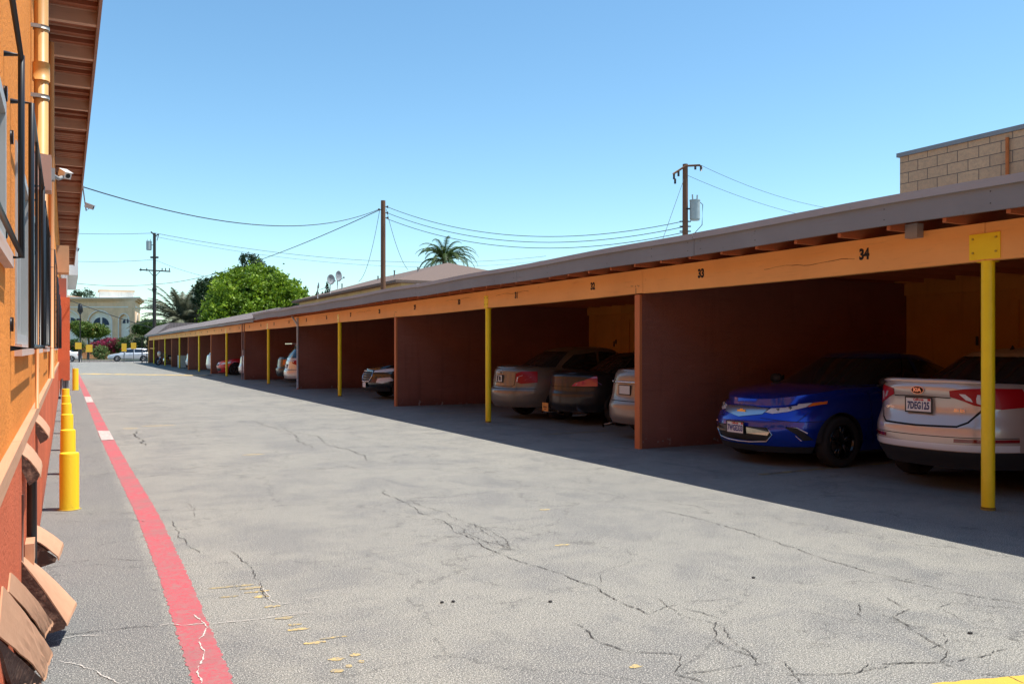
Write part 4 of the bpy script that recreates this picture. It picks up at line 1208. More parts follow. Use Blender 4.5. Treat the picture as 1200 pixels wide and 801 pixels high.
car = build_car('sedan', 'pearl white sedan backed out towards the lane behind the nearest yellow post', 'car', ks, M_pearl)
xe = endx(ks, .905, -1)
plate(car, xe-.022, 0, .905, -1, '7DEG125')
bm = B(); n = 24; 
for (rx, rz_, d0, d1, mi) in ((.075, .042, 0, .010, 0), (.068, .036, .0101, .012, 1)):
    ring = [Vector((0, rx*math.cos(2*math.pi*k/n), rz_*math.sin(2*math.pi*k/n))) for k in range(n)]
    x0 = endx(ks, 1.07, -1)-.004
    poly_prism(bm, [v+Vector((x0-d0, 0, 1.062)) for v in ring], (-(d1-d0), 0, 0), mi)
em = link('emblem', bm, [M_chrome, mat('emblem_black', (.008, .008, .008), .7, spec=.1)], car)
text_obj('emblem_letters', 'KIA', .052, (endx(ks, 1.07, -1)-.0175, 0, 1.062), (0, -1, 0), (0, 0, 1), M_chrome, car, .002, .003, 1.1, world=False).parent = em
text_obj('badge', 'OPTIMA', .034, (sx(.40, .86, -1)-.006, .40, .86), (-.12, -1, 0), (0, 0, 1), M_chrome, car, .003, .002, 1.0, world=False)
text_obj('badge', 'GDI EX', .038, (sx(-.40, .865, -1)-.006, -.40, .865), (.12, -1, 0), (0, 0, 1), M_chrome, car, .003, .002, 1.1, world=False)
# boot lip spoiler
bm = B(); n = 26; rows = []
for i in range(n+1):
    y = -.60+1.20*i/n; e = 1-(abs(y)/.61)**6
    xx = sx(y, 1.06, -1)+.02
    rows.append([bm.verts.new(p) for p in ((xx+.17, y, 1.165), (xx+.03, y, 1.160+.024*e), (xx-.022, y, 1.148+.018*e), (xx+.02, y, 1.118))])
for i in range(n):
    for q in range(4): bm.faces.new((rows[i][q], rows[i][(q+1) % 4], rows[i+1][(q+1) % 4], rows[i+1][q])).smooth = True
bm.faces.new(rows[0]); bm.faces.new(rows[-1][::-1]); bmesh.ops.recalc_face_normals(bm, faces=bm.faces[:])
link('spoiler', bm, M_pearl, car)
for s in (-1, 1):      # reversing lamp set in the light
    bm = B(); pts = []
    for (y, z) in ((.58, .93), (.575, 1.03), (.42, 1.035), (.47, .975)): 
        xx = sx(s*y, z, -1)-.0105
        pts.append((xx, s*y, z))
    poly_prism(bm, pts, (-.003, 0, 0)); link('reversing_light', bm, M_lens_w, car)
    pts = []; bm = B()
    for (y, z) in ((.735, .90), (.75, .96), (.80, .965), (.80, .905)):
        xx = sx(s*y, z, -1)-.006
        pts.append((xx, s*y, z))
bm = B(); bmesh.ops.create_cone(bm, cap_ends=True, segments=10, radius1=.045, radius2=.005, depth=.07)
for v in bm.verts: v.co = Vector((v.co.x*1.5-.75, v.co.y*.6, v.co.z+1.50))
link('roof_antenna', bm, M_trim, car)
place(car, 7.93+ks['L']/2, 6.0, 0)

# ---- blue hatchback, nose to the lane
vs_ = dict(L=4.58, W=1.81, zb=.19, r=.325, axf=1.36, axr=-1.33, n=5.6,
    top=[(-2.3, 1.14), (-2.0, 1.12), (-1.2, 1.06), (-.3, 1.03), (.5, 1.01), (.95, 1.0), (1.5, .95), (1.9, .89), (2.15, .83), (2.3, .76)],
    insf=[(.1, .16), (.25, .07), (.36, .02), (.48, .0), (.58, .02), (.66, .07), (.76, .15), (.9, .26)],
    insr=[(.1, .16), (.3, .04), (.5, .0), (.7, .02), (1.1, .05)],
    wid=WID, plan=[(-2.45, .86), (-2.0, .93), (-1.4, .985), (0, 1.0), (1.0, 1.0), (1.6, .985), (2.0, .95), (2.3, .88)],
    bow=.26, bowr=.16, crown=.05, mirror=(.62, 1.06), handles=[.15, -.75], hz=.88,
    cab=dict(n=4.2, xf0=1.50, xf1=.30, xr0=-2.15, xr1=-.9, wb=.80, wt=.58, z0=.92, z1=1.43, roof=[(-2.1, 1.18), (-1.4, 1.31), (-.8, 1.39), (-.1, 1.43), (.3, 1.42), (1.0, 1.36)], pr=1.2, pf=.95,
        side=[('side_window', [(-1.25, 1.08), (-1.0, 1.25), (-.30, 1.36), (-.34, 1.04)]), ('side_window', [(-.27, 1.03), (-.22, 1.37), (.15, 1.365), (.95, 1.06), (.98, 1.02)])],
        ws=[(-.70, .98), (-.54, 1.37), (.54, 1.37), (.70, .98)], rw=[(-.6, 1.1), (-.5, 1.33), (.5, 1.33), (.6, 1.1)]))
M_blue = paint('blue_paint', (.003, .04, .46), .6, .25)
vs_['cuts'] = [
    ('headlight', [(.36, .69), (.42, .755), (.58, .785), (.74, .815), (.72, .765), (.60, .705), (.46, .675)], 'end', 'frontwrap', M_lens_w, .005, dict(mirror=1)),
    ('indicator', [(.745, .815), (.90, .865), (.82, .805), (.725, .765)], 'end', 'frontwrap', M_lens_o, .005, dict(mirror=1, wrap=.72)),
    ('grille', [(-.34, .665), (-.38, .735), (0, .755), (.38, .735), (.34, .665), (0, .615)], 'end', 'front', mat('satin_silver', (.62, .63, .66), .28, metal=.9, coat=.5), .006),
    ('lower_grille', [(-.42, .32), (-.50, .42), (-.44, .505), (.44, .505), (.50, .42), (.42, .32)], 'end', 'front', M_trim, -.012),
    ('fog_recess', [(.63, .51), (.70, .51), (.76, .45), (.80, .36), (.74, .35), (.70, .43)], 'end', 'frontwrap', M_trim, -.004, dict(mirror=1)),
    ('front_skirt', [(-.9, .18), (-.9, .27), (.9, .27), (.9, .18)], 'end', 'frontwrap', M_trim, .003),
    ('tail_light', [(-2.29, .85), (-2.29, 1.0), (-1.9, 1.02), (-2.0, .88)], 'side', 'rearwrap', M_lens_r, .003)]
vs_['seams'] = [([(.34, .62), (.75, .58), (.92, .60)], 'end', 'frontwrap', .007), ([(-.34, .62), (-.75, .58), (-.92, .60)], 'end', 'frontwrap', .007),
    ([(-1.05, .30), (-1.02, 1.02)], 'side', 'side', .008), ([(-.30, .25), (-.28, .98)], 'side', 'side', .008), ([(.80, .28), (.86, .95)], 'side', 'side', .008), ([(1.95, .58), (1.80, .70)], 'side', 'side', .007)]
vs_['mirror_mat'] = M_trim
car = build_car('hatchback', 'bright blue hatchback parked nose out beside the pearl sedan', 'car', vs_, M_blue, wheels='dark')
xe = endx(vs_, .48, 1)
plate(car, xe+.022, .0, .48, 1, '7WGE333', ink=(.05, .05, .22))
# chrome bar and rim of the lower intake, bowtie
bm = B()
def fx(y, z): return sx(y, z, 1)
tube(bm, [(fx(y, z)+.006, y, z) for y, z in ((-.44, .505), (-.50, .42), (-.42, .325), (-.2, .305), (0, .30), (.2, .305), (.42, .325), (.50, .42), (.44, .505))], .009, 8)
link('intake_rim', bm, M_chrome, car)
for s in (-1, 1):
    bm = B(); pts = [(fx(y, z)+.004, s*y, z) for y, z in ((.17, .415), (.17, .495), (.43, .495), (.48, .45), (.45, .405))]
    poly_prism(bm, pts, (.008, 0, 0)); link('intake_bar', bm, mat('brushed_bar', (.60, .52, .42), .2, .25, 9, metal=1.0, stretch=(1, 1, 8)), car)
    bm = B(); tube(bm, [(fx(s*.63, .515)+.004, s*.63, .518), (fx(s*.71, .51)+.004, s*.71, .512), (fx(s*.775, .44)+.004, s*.775, .445)], .008, 6)
    tube(bm, [(fx(s*.63, .51)+.004, s*.63, .51), (fx(s*.73, .35)+.004, s*.73, .35)], .004, 6); link('fog_strip', bm, M_chrome, car)
    bm = B()
    for q, (y, z) in enumerate(((.49, .725), (.60, .748))):
        tube(bm, [(fx(s*y, z)-.02, s*y, z), (fx(s*y, z)+.009, s*y, z)], .021, 14)
    link('projector_lens', bm, mat('lens_dark', (.05, .05, .055), .08, coat=1), car)
bt = [(-.075, -.022), (-.075, .012), (-.028, .012), (-.022, .028), (.028, .028), (.034, .012), (.075, .022), (.075, -.012), (.028, -.012), (.022, -.028), (-.028, -.028), (-.034, -.022)]
bm = B(); xb_ = endx(vs_, .69, 1)+.008; poly_prism(bm, [(xb_, y, .69+z) for y, z in bt], (.008, 0, 0)); link('emblem', bm, mat('gold_emblem', (.75, .42, .10), .25, metal=.9), car)
# bonnet creases
place(car, 7.72+vs_['L']/2, 8.47, math.pi)

def generic(kind, **kw):
    b = dict(ks); b['cab'] = dict(ks['cab']); b['cuts'] = []; b['seams'] = [([(-1.02, .30), (-1.05, .93)], 'side', 'side', .008), ([(-.23, .25), (-.20, .93)], 'side', 'side', .008)]
    b.update(kw); return b
# ---- beige/silver sedan with rounded tail lamps
cs = generic('sedan', L=4.80, W=1.79, top=[(-2.4, 1.08), (-2.2, 1.11), (-1.7, 1.10), (-1.2, 1.02), (-.5, .98), (.4, .96), (1.0, .955), (1.6, .88), (2.1, .78), (2.4, .68)],
    insr=[(.1, .16), (.25, .08), (.36, .02), (.52, .0), (.62, .0), (.66, .05), (.80, .07), (1.0, .09), (1.1, .10)], axf=1.42, axr=-1.30, n=5.0, bowr=.20)
cs['cab'] = dict(ks['cab'], xf0=1.2, xf1=.40, xr0=-1.85, xr1=-1.05, roof=[(-2, 1.38), (-1.2, 1.45), (-.6, 1.49), (0, 1.50), (.5, 1.47), (.9, 1.42)], rw=[(-.66, 1.10), (-.52, 1.43), (.52, 1.43), (.66, 1.10)],
    side=[('side_window', [(-1.15, 1.06), (-1.2, 1.12), (-.85, 1.36), (-.30, 1.42), (-.34, 1.02)]), ('side_window', [(-.28, 1.02), (-.24, 1.43), (.22, 1.41), (.80, 1.10), (.82, 1.0)])])
cs['cuts'] = [('tail_light', [(.52, .80), (.50, .97), (.58, 1.02), (.95, 1.01), (.95, .86), (.80, .79), (.62, .76)], 'end', 'rearwrap', M_lens_r, .006, dict(mirror=1, wrap=.55)),
    ('rear_valance', [(-.95, .19), (-.95, .26), (.95, .26), (.95, .19)], 'end', 'rearwrap', M_trim, .004)]
cs['seams'] = cs['seams']+[([(-.50, .98), (-.50, .74), (-.44, .70), (.44, .70), (.50, .74), (.50, .98)], 'end', 'rear', .012), ([(-.9, .66), (0, .655), (.9, .66)], 'end', 'rear', .008)]
M_beige = mat('beige_paint', (.21, .18, .145), .38, metal=.5, coat=.6)
car = build_car('sedan', 'beige silver sedan tail out beside the yellow post, red lamps on its boot', 'car', cs, M_beige)
plate(car, endx(cs, .86, -1)-.012, 0, .86, -1, '', bg=(.6, .58, .55))
bm = B(); x_ = endx(cs, .86, -1)-.0185; box(bm, x_-.001, x_, -.03, .11, .895, .915); box(bm, x_-.001, x_, -.09, .0, .82, .90); box(bm, x_-.001, x_, .04, .10, .80, .90)
link('plate_marks', bm, M_trim, car)
bm = B(); tube(bm, [(endx(cs, .98, -1)-.01, -.14, .985), (endx(cs, .98, -1)-.01, .14, .985)], .013, 8); link('boot_trim', bm, M_chrome, car)
for s in (-1, 1):
    bm = B(); pts = [(sx(s*y, z, -1)-.011, s*y, z) for y, z in ((.54, .80), (.54, .90), (.62, .94), (.72, .90), (.66, .84))]; poly_prism(bm, pts, (-.003, 0, 0)); link('reversing_light', bm, M_lens_w, car)
place(car, 8.15+cs['L']/2, 16.3, 0)
# ---- dark coupe
ds = generic('coupe', L=4.62, W=1.80, top=[(-2.3, 1.0), (-2.1, 1.04), (-1.6, 1.03), (-1.1, .97), (-.5, .93), (.4, .90), (1.0, .88), (1.6, .80), (2.1, .70), (2.4, .62)],
    insr=[(.1, .12), (.25, .05), (.40, .0), (.60, .0), (.66, .03), (.80, .05), (1.0, .05)], axf=1.45, axr=-1.35, n=4.6, bowr=.22)
ds['cab'] = dict(ks['cab'], z0=.86, z1=1.36, wb=.76, wt=.56, xf0=1.05, xf1=.15, xr0=-1.80, xr1=-.85, roof=[(-2, 1.20), (-1.2, 1.30), (-.6, 1.37), (0, 1.39), (.5, 1.35), (.9, 1.3)], rw=[(-.62, 1.0), (-.48, 1.31), (.48, 1.31), (.62, 1.0)],
    ws=[(-.62, .92), (-.5, 1.31), (.5, 1.31), (.62, .92)], side=[('side_window', [(-1.0, .99), (-.95, 1.12), (-.4, 1.30), (.1, 1.31), (.70, 1.0), (.72, .93), (-.3, .94)])])
ds['cuts'] = [('tail_light', [(.40, .77), (.46, .83), (.60, .88), (.70, .96), (.78, .975), (.92, .93), (.92, .80), (.80, .765)], 'end', 'rearwrap', mat('pink_lens', (.55, .03, .10), .12, coat=1), .006, dict(mirror=1)),
    ('rear_valance', [(-.95, .19), (-.95, .29), (.95, .29), (.95, .19)], 'end', 'rearwrap', M_trim, .004)]
ds['seams'] = ds['seams'] + [([(-.9, .75), (-.4, .752), (.4, .752), (.9, .75)], 'end', 'rear', .010), ([(-.50, .28), (-.50, .74)], 'end', 'rear', .004)]
car = build_car('coupe', 'black coupe with purple red tail lamps and an orange tag under its bumper', 'car', ds, mat('charcoal_paint', (.012, .013, .015), .35, metal=.2, coat=.35), wheels='dark')
for s in (-1, 1):
    bm = B(); pts = [(sx(s*y, z, -1)-.011, s*y, z) for y, z in ((.48, .785), (.50, .82), (.62, .86), (.72, .88), (.78, .80))]; poly_prism(bm, pts, (-.003, 0, 0)); link('reversing_light', bm, mat('violet_lens', (.28, .18, .45), .15, coat=1), car)
    bm = B(); tube(bm, [(endx(ds, .3, -1)+.30, s*.55, .235), (endx(ds, .3, -1)-.03, s*.55, .235)], .045, 14, caps=False); link('exhaust_tip', bm, M_chrome, car)
bm = B(); x_ = endx(ds, .33, -1)-.01; box(bm, x_-.008, x_, .34, .58, .23, .40); link('orange_tag', bm, mat('orange_tag', (.85, .36, .08), .6, .3, 60), car)
bm = B(); box(bm, x_-.0095, x_-.0082, .39, .53, .30, .33); box(bm, x_-.0095, x_-.0082, .42, .50, .26, .28); link('tag_marks', bm, mat('tag_ink', (.3, .1, .03), .6), car)
place(car, 8.6+ds['L']/2, 14.55, 0)
# ---- grey silver sedan, partly behind the partition
es = generic('sedan', L=4.75, W=1.79, insr=[(.1, .16), (.25, .06), (.36, .0), (.56, .0), (.62, .03), (.72, .07), (1.0, .10), (1.1, .12)], n=5.0, bowr=.20, axf=1.4, axr=-1.32)
es['cuts'] = [('tail_light', [(.62, .80), (.60, .98), (.92, 1.0), (.92, .80)], 'end', 'rearwrap', M_lens_rd, .006, dict(mirror=1)), ('rear_valance', [(-.95, .19), (-.95, .27), (.95, .27), (.95, .19)], 'end', 'rearwrap', M_trim, .004)]
es['seams'] = es['seams']+[([(-.56, .98), (-.56, .68), (-.48, .64), (.48, .64), (.56, .68), (.56, .98)], 'end', 'rear', .012)]
car = build_car('sedan', 'grey silver sedan half hidden by the rust post, chrome strip over its plate', 'car', es, mat('grey_silver_paint', (.30, .245, .20), .38, metal=.5, coat=.6))
x_ = endx(es, .88, -1)
bm = B(); tube(bm, [(sx(y, .945, -1)-.006, y, .945) for y in [-.5+.1*k for k in range(11)]], .020, 8); link('boot_trim', bm, M_chrome, car)
plate(car, x_-.010, 0, .82, -1, '', bg=(.62, .62, .6))
for s in (-1, 1):
    bm = B(); tube(bm, [(endx(es, .3, -1)+.2, s*.52, .22), (endx(es, .3, -1)-.03, s*.52, .2)], .035, 12, caps=False); link('exhaust_tip', bm, M_chrome, car)
place(car, 8.05+es['L']/2, 11.55, 0)
# ---- black crossover, nose out
SUVT = [(-2.3, 1.10), (-2.0, 1.10), (-1.2, 1.08), (0, 1.06), (.8, 1.06), (1.3, 1.05), (1.8, 1.0), (2.1, .93), (2.35, .84)]
qs = generic('suv', L=4.65, W=1.84, zb=.24, r=.36, axf=1.40, axr=-1.33, n=5.2, top=SUVT, bow=.20,
    insf=[(.1, .14), (.3, .04), (.45, .0), (.60, .0), (.75, .03), (.9, .10), (1.0, .16)], insr=[(.1, .14), (.3, .04), (.5, .0), (.8, .03), (1.1, .08)], mirror=(.75, 1.15), hz=.95)
qs['wid'] = [(0, .9), (.25, .95), (.4, .99), (.7, 1.0), (.9, .985), (1.05, .96), (1.2, .92)]
suvcab = dict(n=5.0, xf0=1.30, xf1=.45, xr0=-2.20, xr1=-1.80, wb=.84, wt=.64, z0=1.0, z1=1.66, roof=[(-2.2, 1.60), (-1.2, 1.66), (-.2, 1.68), (.5, 1.65), (1, 1.6)], pr=1.3, pf=1.0,
    side=[('side_window', [(-1.95, 1.15), (-1.8, 1.48), (-1.2, 1.54), (-1.2, 1.12)]), ('side_window', [(-1.12, 1.12), (-1.12, 1.55), (-.30, 1.58), (-.32, 1.10)]), ('side_window', [(-.24, 1.10), (-.22, 1.58), (.25, 1.56), (.90, 1.16), (.92, 1.08)])],
    ws=[(-.70, 1.08), (-.56, 1.56), (.56, 1.56), (.70, 1.08)], rw=[(-.68, 1.12), (-.58, 1.52), (.58, 1.52), (.68, 1.12)])
qs['cab'] = suvcab
qs['cuts'] = [('headlight', [(.44, .80), (.44, .86), (.70, .90), (.92, .95), (.92, .86), (.72, .80)], 'end', 'frontwrap', M_lens_w, .005, dict(mirror=1)),
    ('grille', [(-.30, .52), (-.42, .66), (-.40, .82), (.40, .82), (.42, .66), (.30, .52)], 'end', 'front', M_trim, -.01),
    ('fog_light', [(.56, .50), (.60, .62), (.80, .66), (.84, .56), (.70, .48)], 'end', 'frontwrap', M_lens_w, .005, dict(mirror=1)),
    ('front_skirt', [(-.95, .2), (-.95, .34), (.95, .34), (.95, .2)], 'end', 'frontwrap', M_trim, .003)]
car = build_car('suv', 'black crossover nose out beyond the maroon partition, chrome framed grille', 'car', qs, paint('black_paint', (.012, .013, .016), .3, .25), wheels='grey')
def fq(y, z): return sx(y, z, 1)
bm = B(); lp = ((-.30, .52), (-.42, .66), (-.40, .82), (0, .83), (.40, .82), (.42, .66), (.30, .52), (0, .51), (-.30, .52)); tube(bm, [(fq(y, z)+.008, y, z) for y, z in lp], .022, 8)
for z in (.60, .68, .75): tube(bm, [(fq(0, z)-.02, -.36, z), (fq(0, z)+.0, 0, z), (fq(0, z)-.02, .36, z)], .008, 6)
link('grille_frame', bm, M_chrome, car)
plate(car, endx(qs, .45, 1)+.025, 0, .42, 1, '', bg=(.75, .75, .76))
place(car, 7.9+qs['L']/2, 24.55, math.pi)
# ---- silver people carrier, tail out
vs2 = generic('van', L=4.9, W=1.93, zb=.24, r=.34, axf=1.5, axr=-1.45, n=5.2, top=[(-2.45, 1.06), (-1.5, 1.06), (0, 1.03), (1.0, 1.03), (1.7, .98), (2.1, .9), (2.45, .78)], bowr=.16,
    insr=[(.1, .14), (.3, .03), (.45, .0), (.60, .0), (.70, .05), (1.1, .12)], mirror=(.9, 1.15), hz=.95)
vs2['wid'] = qs['wid']; vs2['cab'] = dict(suvcab, xf0=1.75, xf1=.7, xr0=-2.33, xr1=-1.95, z1=1.74, wb=.88, wt=.70, roof=[(-2.3, 1.70), (-1.2, 1.75), (-.2, 1.76), (.8, 1.70), (1.3, 1.6)],
    rw=[(-.70, 1.12), (-.62, 1.60), (.62, 1.60), (.70, 1.12)])
vs2['cuts'] = [('tail_light', [(.52, .92), (.52, 1.02), (.70, 1.04), (.97, 1.05), (.97, .84), (.72, .84)], 'end', 'rearwrap', M_lens_r, .006, dict(mirror=1)), ('rear_valance', [(-.99, .2), (-.99, .32), (.99, .32), (.99, .2)], 'end', 'rearwrap', M_trim, .004)]
vs2['seams'] = vs2['seams']+[([(-.78, .98), (-.75, .66), (.75, .66), (.78, .98)], 'end', 'rear', .012)]
van = build_car('minivan', 'silver people carrier tail out beside the grey downpipe, white spoiler over its window', 'car', vs2, paint('silver_paint', (.58, .57, .56), .5, .3))
bm = B(); box(bm, -2.30, -1.95, -.60, .60, 1.665, 1.70); link('spoiler', bm, paint('silver_paint', (.58, .57, .56)), van, bevel=.01)
for s in (-1, 1):
    bm = B(); pts = [(sx(s*y, z, -1)-.014, s*y, z) for y, z in ((.56, .95), (.56, 1.0), (.70, 1.02), (.74, .98))]; poly_prism(bm, pts, (-.004, 0, 0)); link('reversing_light', bm, M_lens_w, van)
plate(van, endx(vs2, .8, -1)-.01, 0, .80, -1, '')
place(van, 7.68+vs2['L']/2, 34.1, 0)
# ---- farther cars share the meshes of the ones above where only a sliver shows
def far_car(name, c, label, pm, x, y, rz, cuts, **kw):
    c = dict(c); c['cuts'] = cuts; c['seams'] = []
    o = build_car(name, label, 'car', c, pm, **kw); place(o, x, y, rz); return o
o = far_car('sedan', cs, 'dark car beyond the sixth bay with an orange lamp just left of the people carrier', paint('dark_green_paint', (.02, .03, .03), .3), 8.3+2.4, 38.5, 0,
    [('tail_light', [(.50, .78), (.50, 1.0), (.92, 1.04), (.92, .78)], 'end', 'rearwrap', mat('orange_lens', (.8, .14, .03), .15, coat=1), .006, dict(mirror=1))])
sp = generic('coupe', L=4.5, W=1.86, r=.34, zb=.16, n=4.8, bow=.30, top=[(-2.3, 1.0), (-1.6, 1.02), (-1.0, .98), (-.3, .93), (.6, .93), (1.2, .92), (1.7, .86), (2.0, .78), (2.3, .62)],
    insf=[(.1, .12), (.3, .02), (.5, .0), (.6, .02), (.7, .08), (.9, .25)], axf=1.35, axr=-1.25)
sp['cab'] = ds['cab']
o = far_car('sports_car', sp, 'red sports car nose out behind a yellow post far down the shelter', paint('red_paint', (.55, .012, .02), .2, .3), 7.55+2.25, 50.4, math.pi,
    [('headlight', [(.50, .60), (.52, .70), (.78, .78), (.92, .78), (.80, .64)], 'end', 'frontwrap', M_lens_w, .005, dict(mirror=1)), ('lower_grille', [(-.45, .22), (-.5, .40), (.5, .40), (.45, .22)], 'end', 'front', M_trim, -.01),
     ('grille', [(-.3, .52), (-.36, .60), (.36, .60), (.3, .52)], 'end', 'front', M_trim, -.005)], wheels='dark')
M_wcar = paint('white_paint_car', (.72, .69, .66), .1, .35)
lr = [('tail_light', [(.60, .70), (.60, 1.0), (.95, 1.02), (.95, .70)], 'end', 'rearwrap', M_lens_r, .006, dict(mirror=1))]
far_car('sedan', es, 'sliver of a white car tail beside the red sports car', M_wcar, 7.75+2.375, 44.6, 0, lr)
far_car('suv', qs, 'pale car tail with pink red lamps past the bay of the red sports car', M_wcar, 7.7+2.325, 55.6, 0, lr)
far_car('sedan', cs, 'white car tail with an orange lit lamp two posts past the red sports car', M_wcar, 7.75+2.4, 66.2, 0, [('tail_light', [(.45, .62), (.45, 1.0), (.95, 1.04), (.95, .62)], 'end', 'rearwrap', mat('orange_lens', (.8, .14, .03), .15, coat=1), .006, dict(mirror=1))])
far_car('suv', qs, 'dark crossover deep in the shelter behind the grey cabinet', paint('black_paint', (.012, .013, .016)), 9.6+2.3, 71.5, 0, [])
far_car('sedan', es, 'white sedan tail between the grey cabinet and the motorcycle', M_wcar, 7.9+2.4, 76.8, 0, lr)
# cars in the street
st = far_car('estate_car', dict(cs, top=[(-2.4, 1.0), (-1.7, 1.02), (-.5, .98), (.4, .96), (1.0, .955), (1.6, .88), (2.1, .78), (2.4, .68)], cab=dict(cs['cab'], xr0=-2.3, xr1=-1.9, roof=[(-2.3, 1.42), (-1.2, 1.48), (0, 1.5), (.5, 1.47), (.9, 1.42)],
    side=[('side_window', [(-2.0, 1.05), (-1.85, 1.36), (-1.25, 1.41), (-1.25, 1.03)]), ('side_window', [(-1.18, 1.03), (-1.18, 1.41), (-.36, 1.42), (-.38, 1.02)]), ('side_window', [(-.30, 1.02), (-.28, 1.43), (.22, 1.41), (.78, 1.10), (.80, 1.0)])])),
    'silver estate car parked in the street past the end of the lane', paint('silver_street', (.62, .63, .66), .4, .3), 6.6, 107.3, math.pi, [('headlight', [(2.0, .66), (1.85, .80), (2.05, .80), (2.42, .70), (2.42, .62)], 'side', 'frontwrap', M_lens_w, .003)])
far_car('sedan', cs, 'white sedan in the street at left, only its tail past the orange building', M_wcar, -.75, 106.6, math.pi, lr)
far_car('suv', qs, 'dark blue car in the street seen behind the end posts of the shelter', paint('navy_paint', (.015, .02, .045), .3), 10.9, 106.2, math.pi, [])
# cabinet, motorcycle
CB = thing('metal_cabinet', 'pale grey metal cabinet standing by a yellow post far down the shelter', 'cabinet', (7.85, 69.3, 0))
boxo('cabinet_body', (7.6, 8.1, 69.0, 69.7, .05, .92), mat('cabinet_grey', (.55, .56, .52), .6, .1, 4), CB, .01)
boxo('cabinet_top', (7.57, 8.13, 68.97, 69.73, .925, .96), mat('cabinet_top', (.62, .62, .60), .6), CB, .005)
bm = B(); box(bm, 7.585, 7.598, 69.05, 69.34, .1, .88); box(bm, 7.585, 7.598, 69.36, 69.65, .1, .88); link('cabinet_doors', bm, mat('cabinet_grey2', (.50, .51, .48), .6), CB, world=True)
MC = thing('motorcycle', 'touring motorcycle with tan panniers at the far end of the shelter', 'motorcycle', (8.0, 82, 0), R(20))
for nm, xx in (('front_wheel', -.75), ('rear_wheel', .72)):
    bm = B(); 
    for t in range(24):
        a, b = 2*math.pi*t/24, 2*math.pi*(t+1)/24
    pts = [(xx+.27*math.cos(2*math.pi*t/24), 0, .33+.27*math.sin(2*math.pi*t/24)) for t in range(25)]
    tube(bm, pts, .06, 8); wo = link(nm, bm, M_tyre, MC)
    bm = B(); tube(bm, [(xx, -.05, .33), (xx, .05, .33)], .07, 12)
    for t in range(8): tube(bm, [(xx, 0, .33), (xx+.22*math.cos(t*math.pi/4), 0, .33+.22*math.sin(t*math.pi/4))], .01, 5)
    link('rim', bm, M_chrome, MC).parent = wo
def blob(name, c0, rad, m_, parent, p=2.4):
    bm = B(); bmesh.ops.create_uvsphere(bm, u_segments=18, v_segments=12, radius=1)
    for v in bm.verts:
        d = v.co; q = (abs(d.x)**p+abs(d.y)**p+abs(d.z)**p)**(1/p); d = d/q
        v.co = Vector((c0[0]+d.x*rad[0], c0[1]+d.y*rad[1], c0[2]+d.z*rad[2]))
    return link(name, bm, m_, parent, smooth=True)
blob('fuel_tank', (-.15, 0, .88), (.32, .17, .15), paint('tan_paint', (.45, .3, .2), .3), MC); blob('seat', (.35, 0, .82), (.38, .16, .08), M_trim, MC, 3)
for s in (-1, 1): blob('pannier', (.72, s*.28, .62), (.28, .12, .2), paint('tan_paint', (.45, .3, .2), .3), MC, 4)
blob('fairing', (-.62, 0, 1.0), (.16, .30, .25), paint('tan_paint', (.45, .3, .2), .3), MC); blob('engine', (0, 0, .45), (.28, .2, .2), M_chrome, MC, 4)
bm = B(); tube(bm, [(-.75, -.08, .33), (-.50, -.09, 1.0)], .025, 8); tube(bm, [(-.75, .08, .33), (-.50, .09, 1.0)], .025, 8); tube(bm, [(-.35, -.4, 1.1), (-.5, -.2, 1.08), (-.5, .2, 1.08), (-.35, .4, 1.1)], .018, 8)
link('fork', bm, M_chrome, MC)
bm = B(); tube(bm, [(-.1, -.22, .3), (.9, -.24, .3)], .045, 10); link('exhaust', bm, M_chrome, MC)
#@@FAR
# ------------------------------------------------------------------ block building behind
BB = thing('block_building', 'tan concrete block building rising above the shelter roof at right', 'building', (18, 0, 0))
boxo('wall', (14.3, 24, -12, 11.15, 0, 5.19), block_material(), BB)
bm = B(); box(bm, 14.26, 24.05, -12.05, 11.2, 5.192, 5.27); link('coping', bm, mat('coping_grey', (.20, .21, .22), .6, .1), BB, world=True)
bm = B(); tube(bm, [(14.26, 9.0, 0), (14.26, 9.0, 5.1)], .03, 8); link('downpipe', bm, mat('rust_pipe', (.45, .14, .04), .7, .2, 9), BB, world=True)

# ------------------------------------------------------------------ stucco house with hipped roof
HS = thing('stucco_house', 'pale yellow stucco house with brown hipped roof behind the shelter', 'house', (24, 60, 0))
boxo('wall', (18.4, 30.0, 50.0, 76, 0, 5.72), stucco('cream_stucco', (.62, .50, .27), (.3, .22, .12), .5), HS)
M_hroof = mat('brown_shingle', (.20, .135, .105), .95, .3, 14, .6, 90, col2=(.13, .09, .075))
bm = B(); e = .55; x0, x1, y0, y1, zE, zR = 18.4-e, 30+e, 50-e, 76+e, 5.70, 7.62
P = [bm.verts.new(v) for v in ((x0, y0, zE), (x1, y0, zE), (x1, y1, zE), (x0, y1, zE), (24.2, 56.2, zR), (24.2, 70, zR), (x0, y0, zE-.16), (x1, y0, zE-.16), (x1, y1, zE-.16), (x0, y1, zE-.16))]
for f in ((0, 1, 4), (1, 2, 5, 4), (2, 3, 5), (3, 0, 4, 5), (0, 6, 7, 1), (1, 7, 8, 2), (2, 8, 9, 3), (3, 9, 6, 0), (9, 8, 7, 6)): bm.faces.new([P[i] for i in f])
bmesh.ops.recalc_face_normals(bm, faces=bm.faces[:])
link('roof', bm, M_hroof, HS, world=True)
for (x, y, h) in ((20.3, 56.5, .55), (20.8, 61.5, .4), (19.5, 66.5, .5), (21, 53.8, .35)):
    bm = B(); z = zE+(x-x0)/(24.2-x0)*(zR-zE)-.1; tube(bm, [(x, y, z), (x, y, z+h)], .05, 8); tube(bm, [(x, y, z+h), (x, y, z+h+.04)], .08, 8); link('vent_pipe', bm, mat('vent_grey', (.2, .19, .18), .7), HS, world=True)
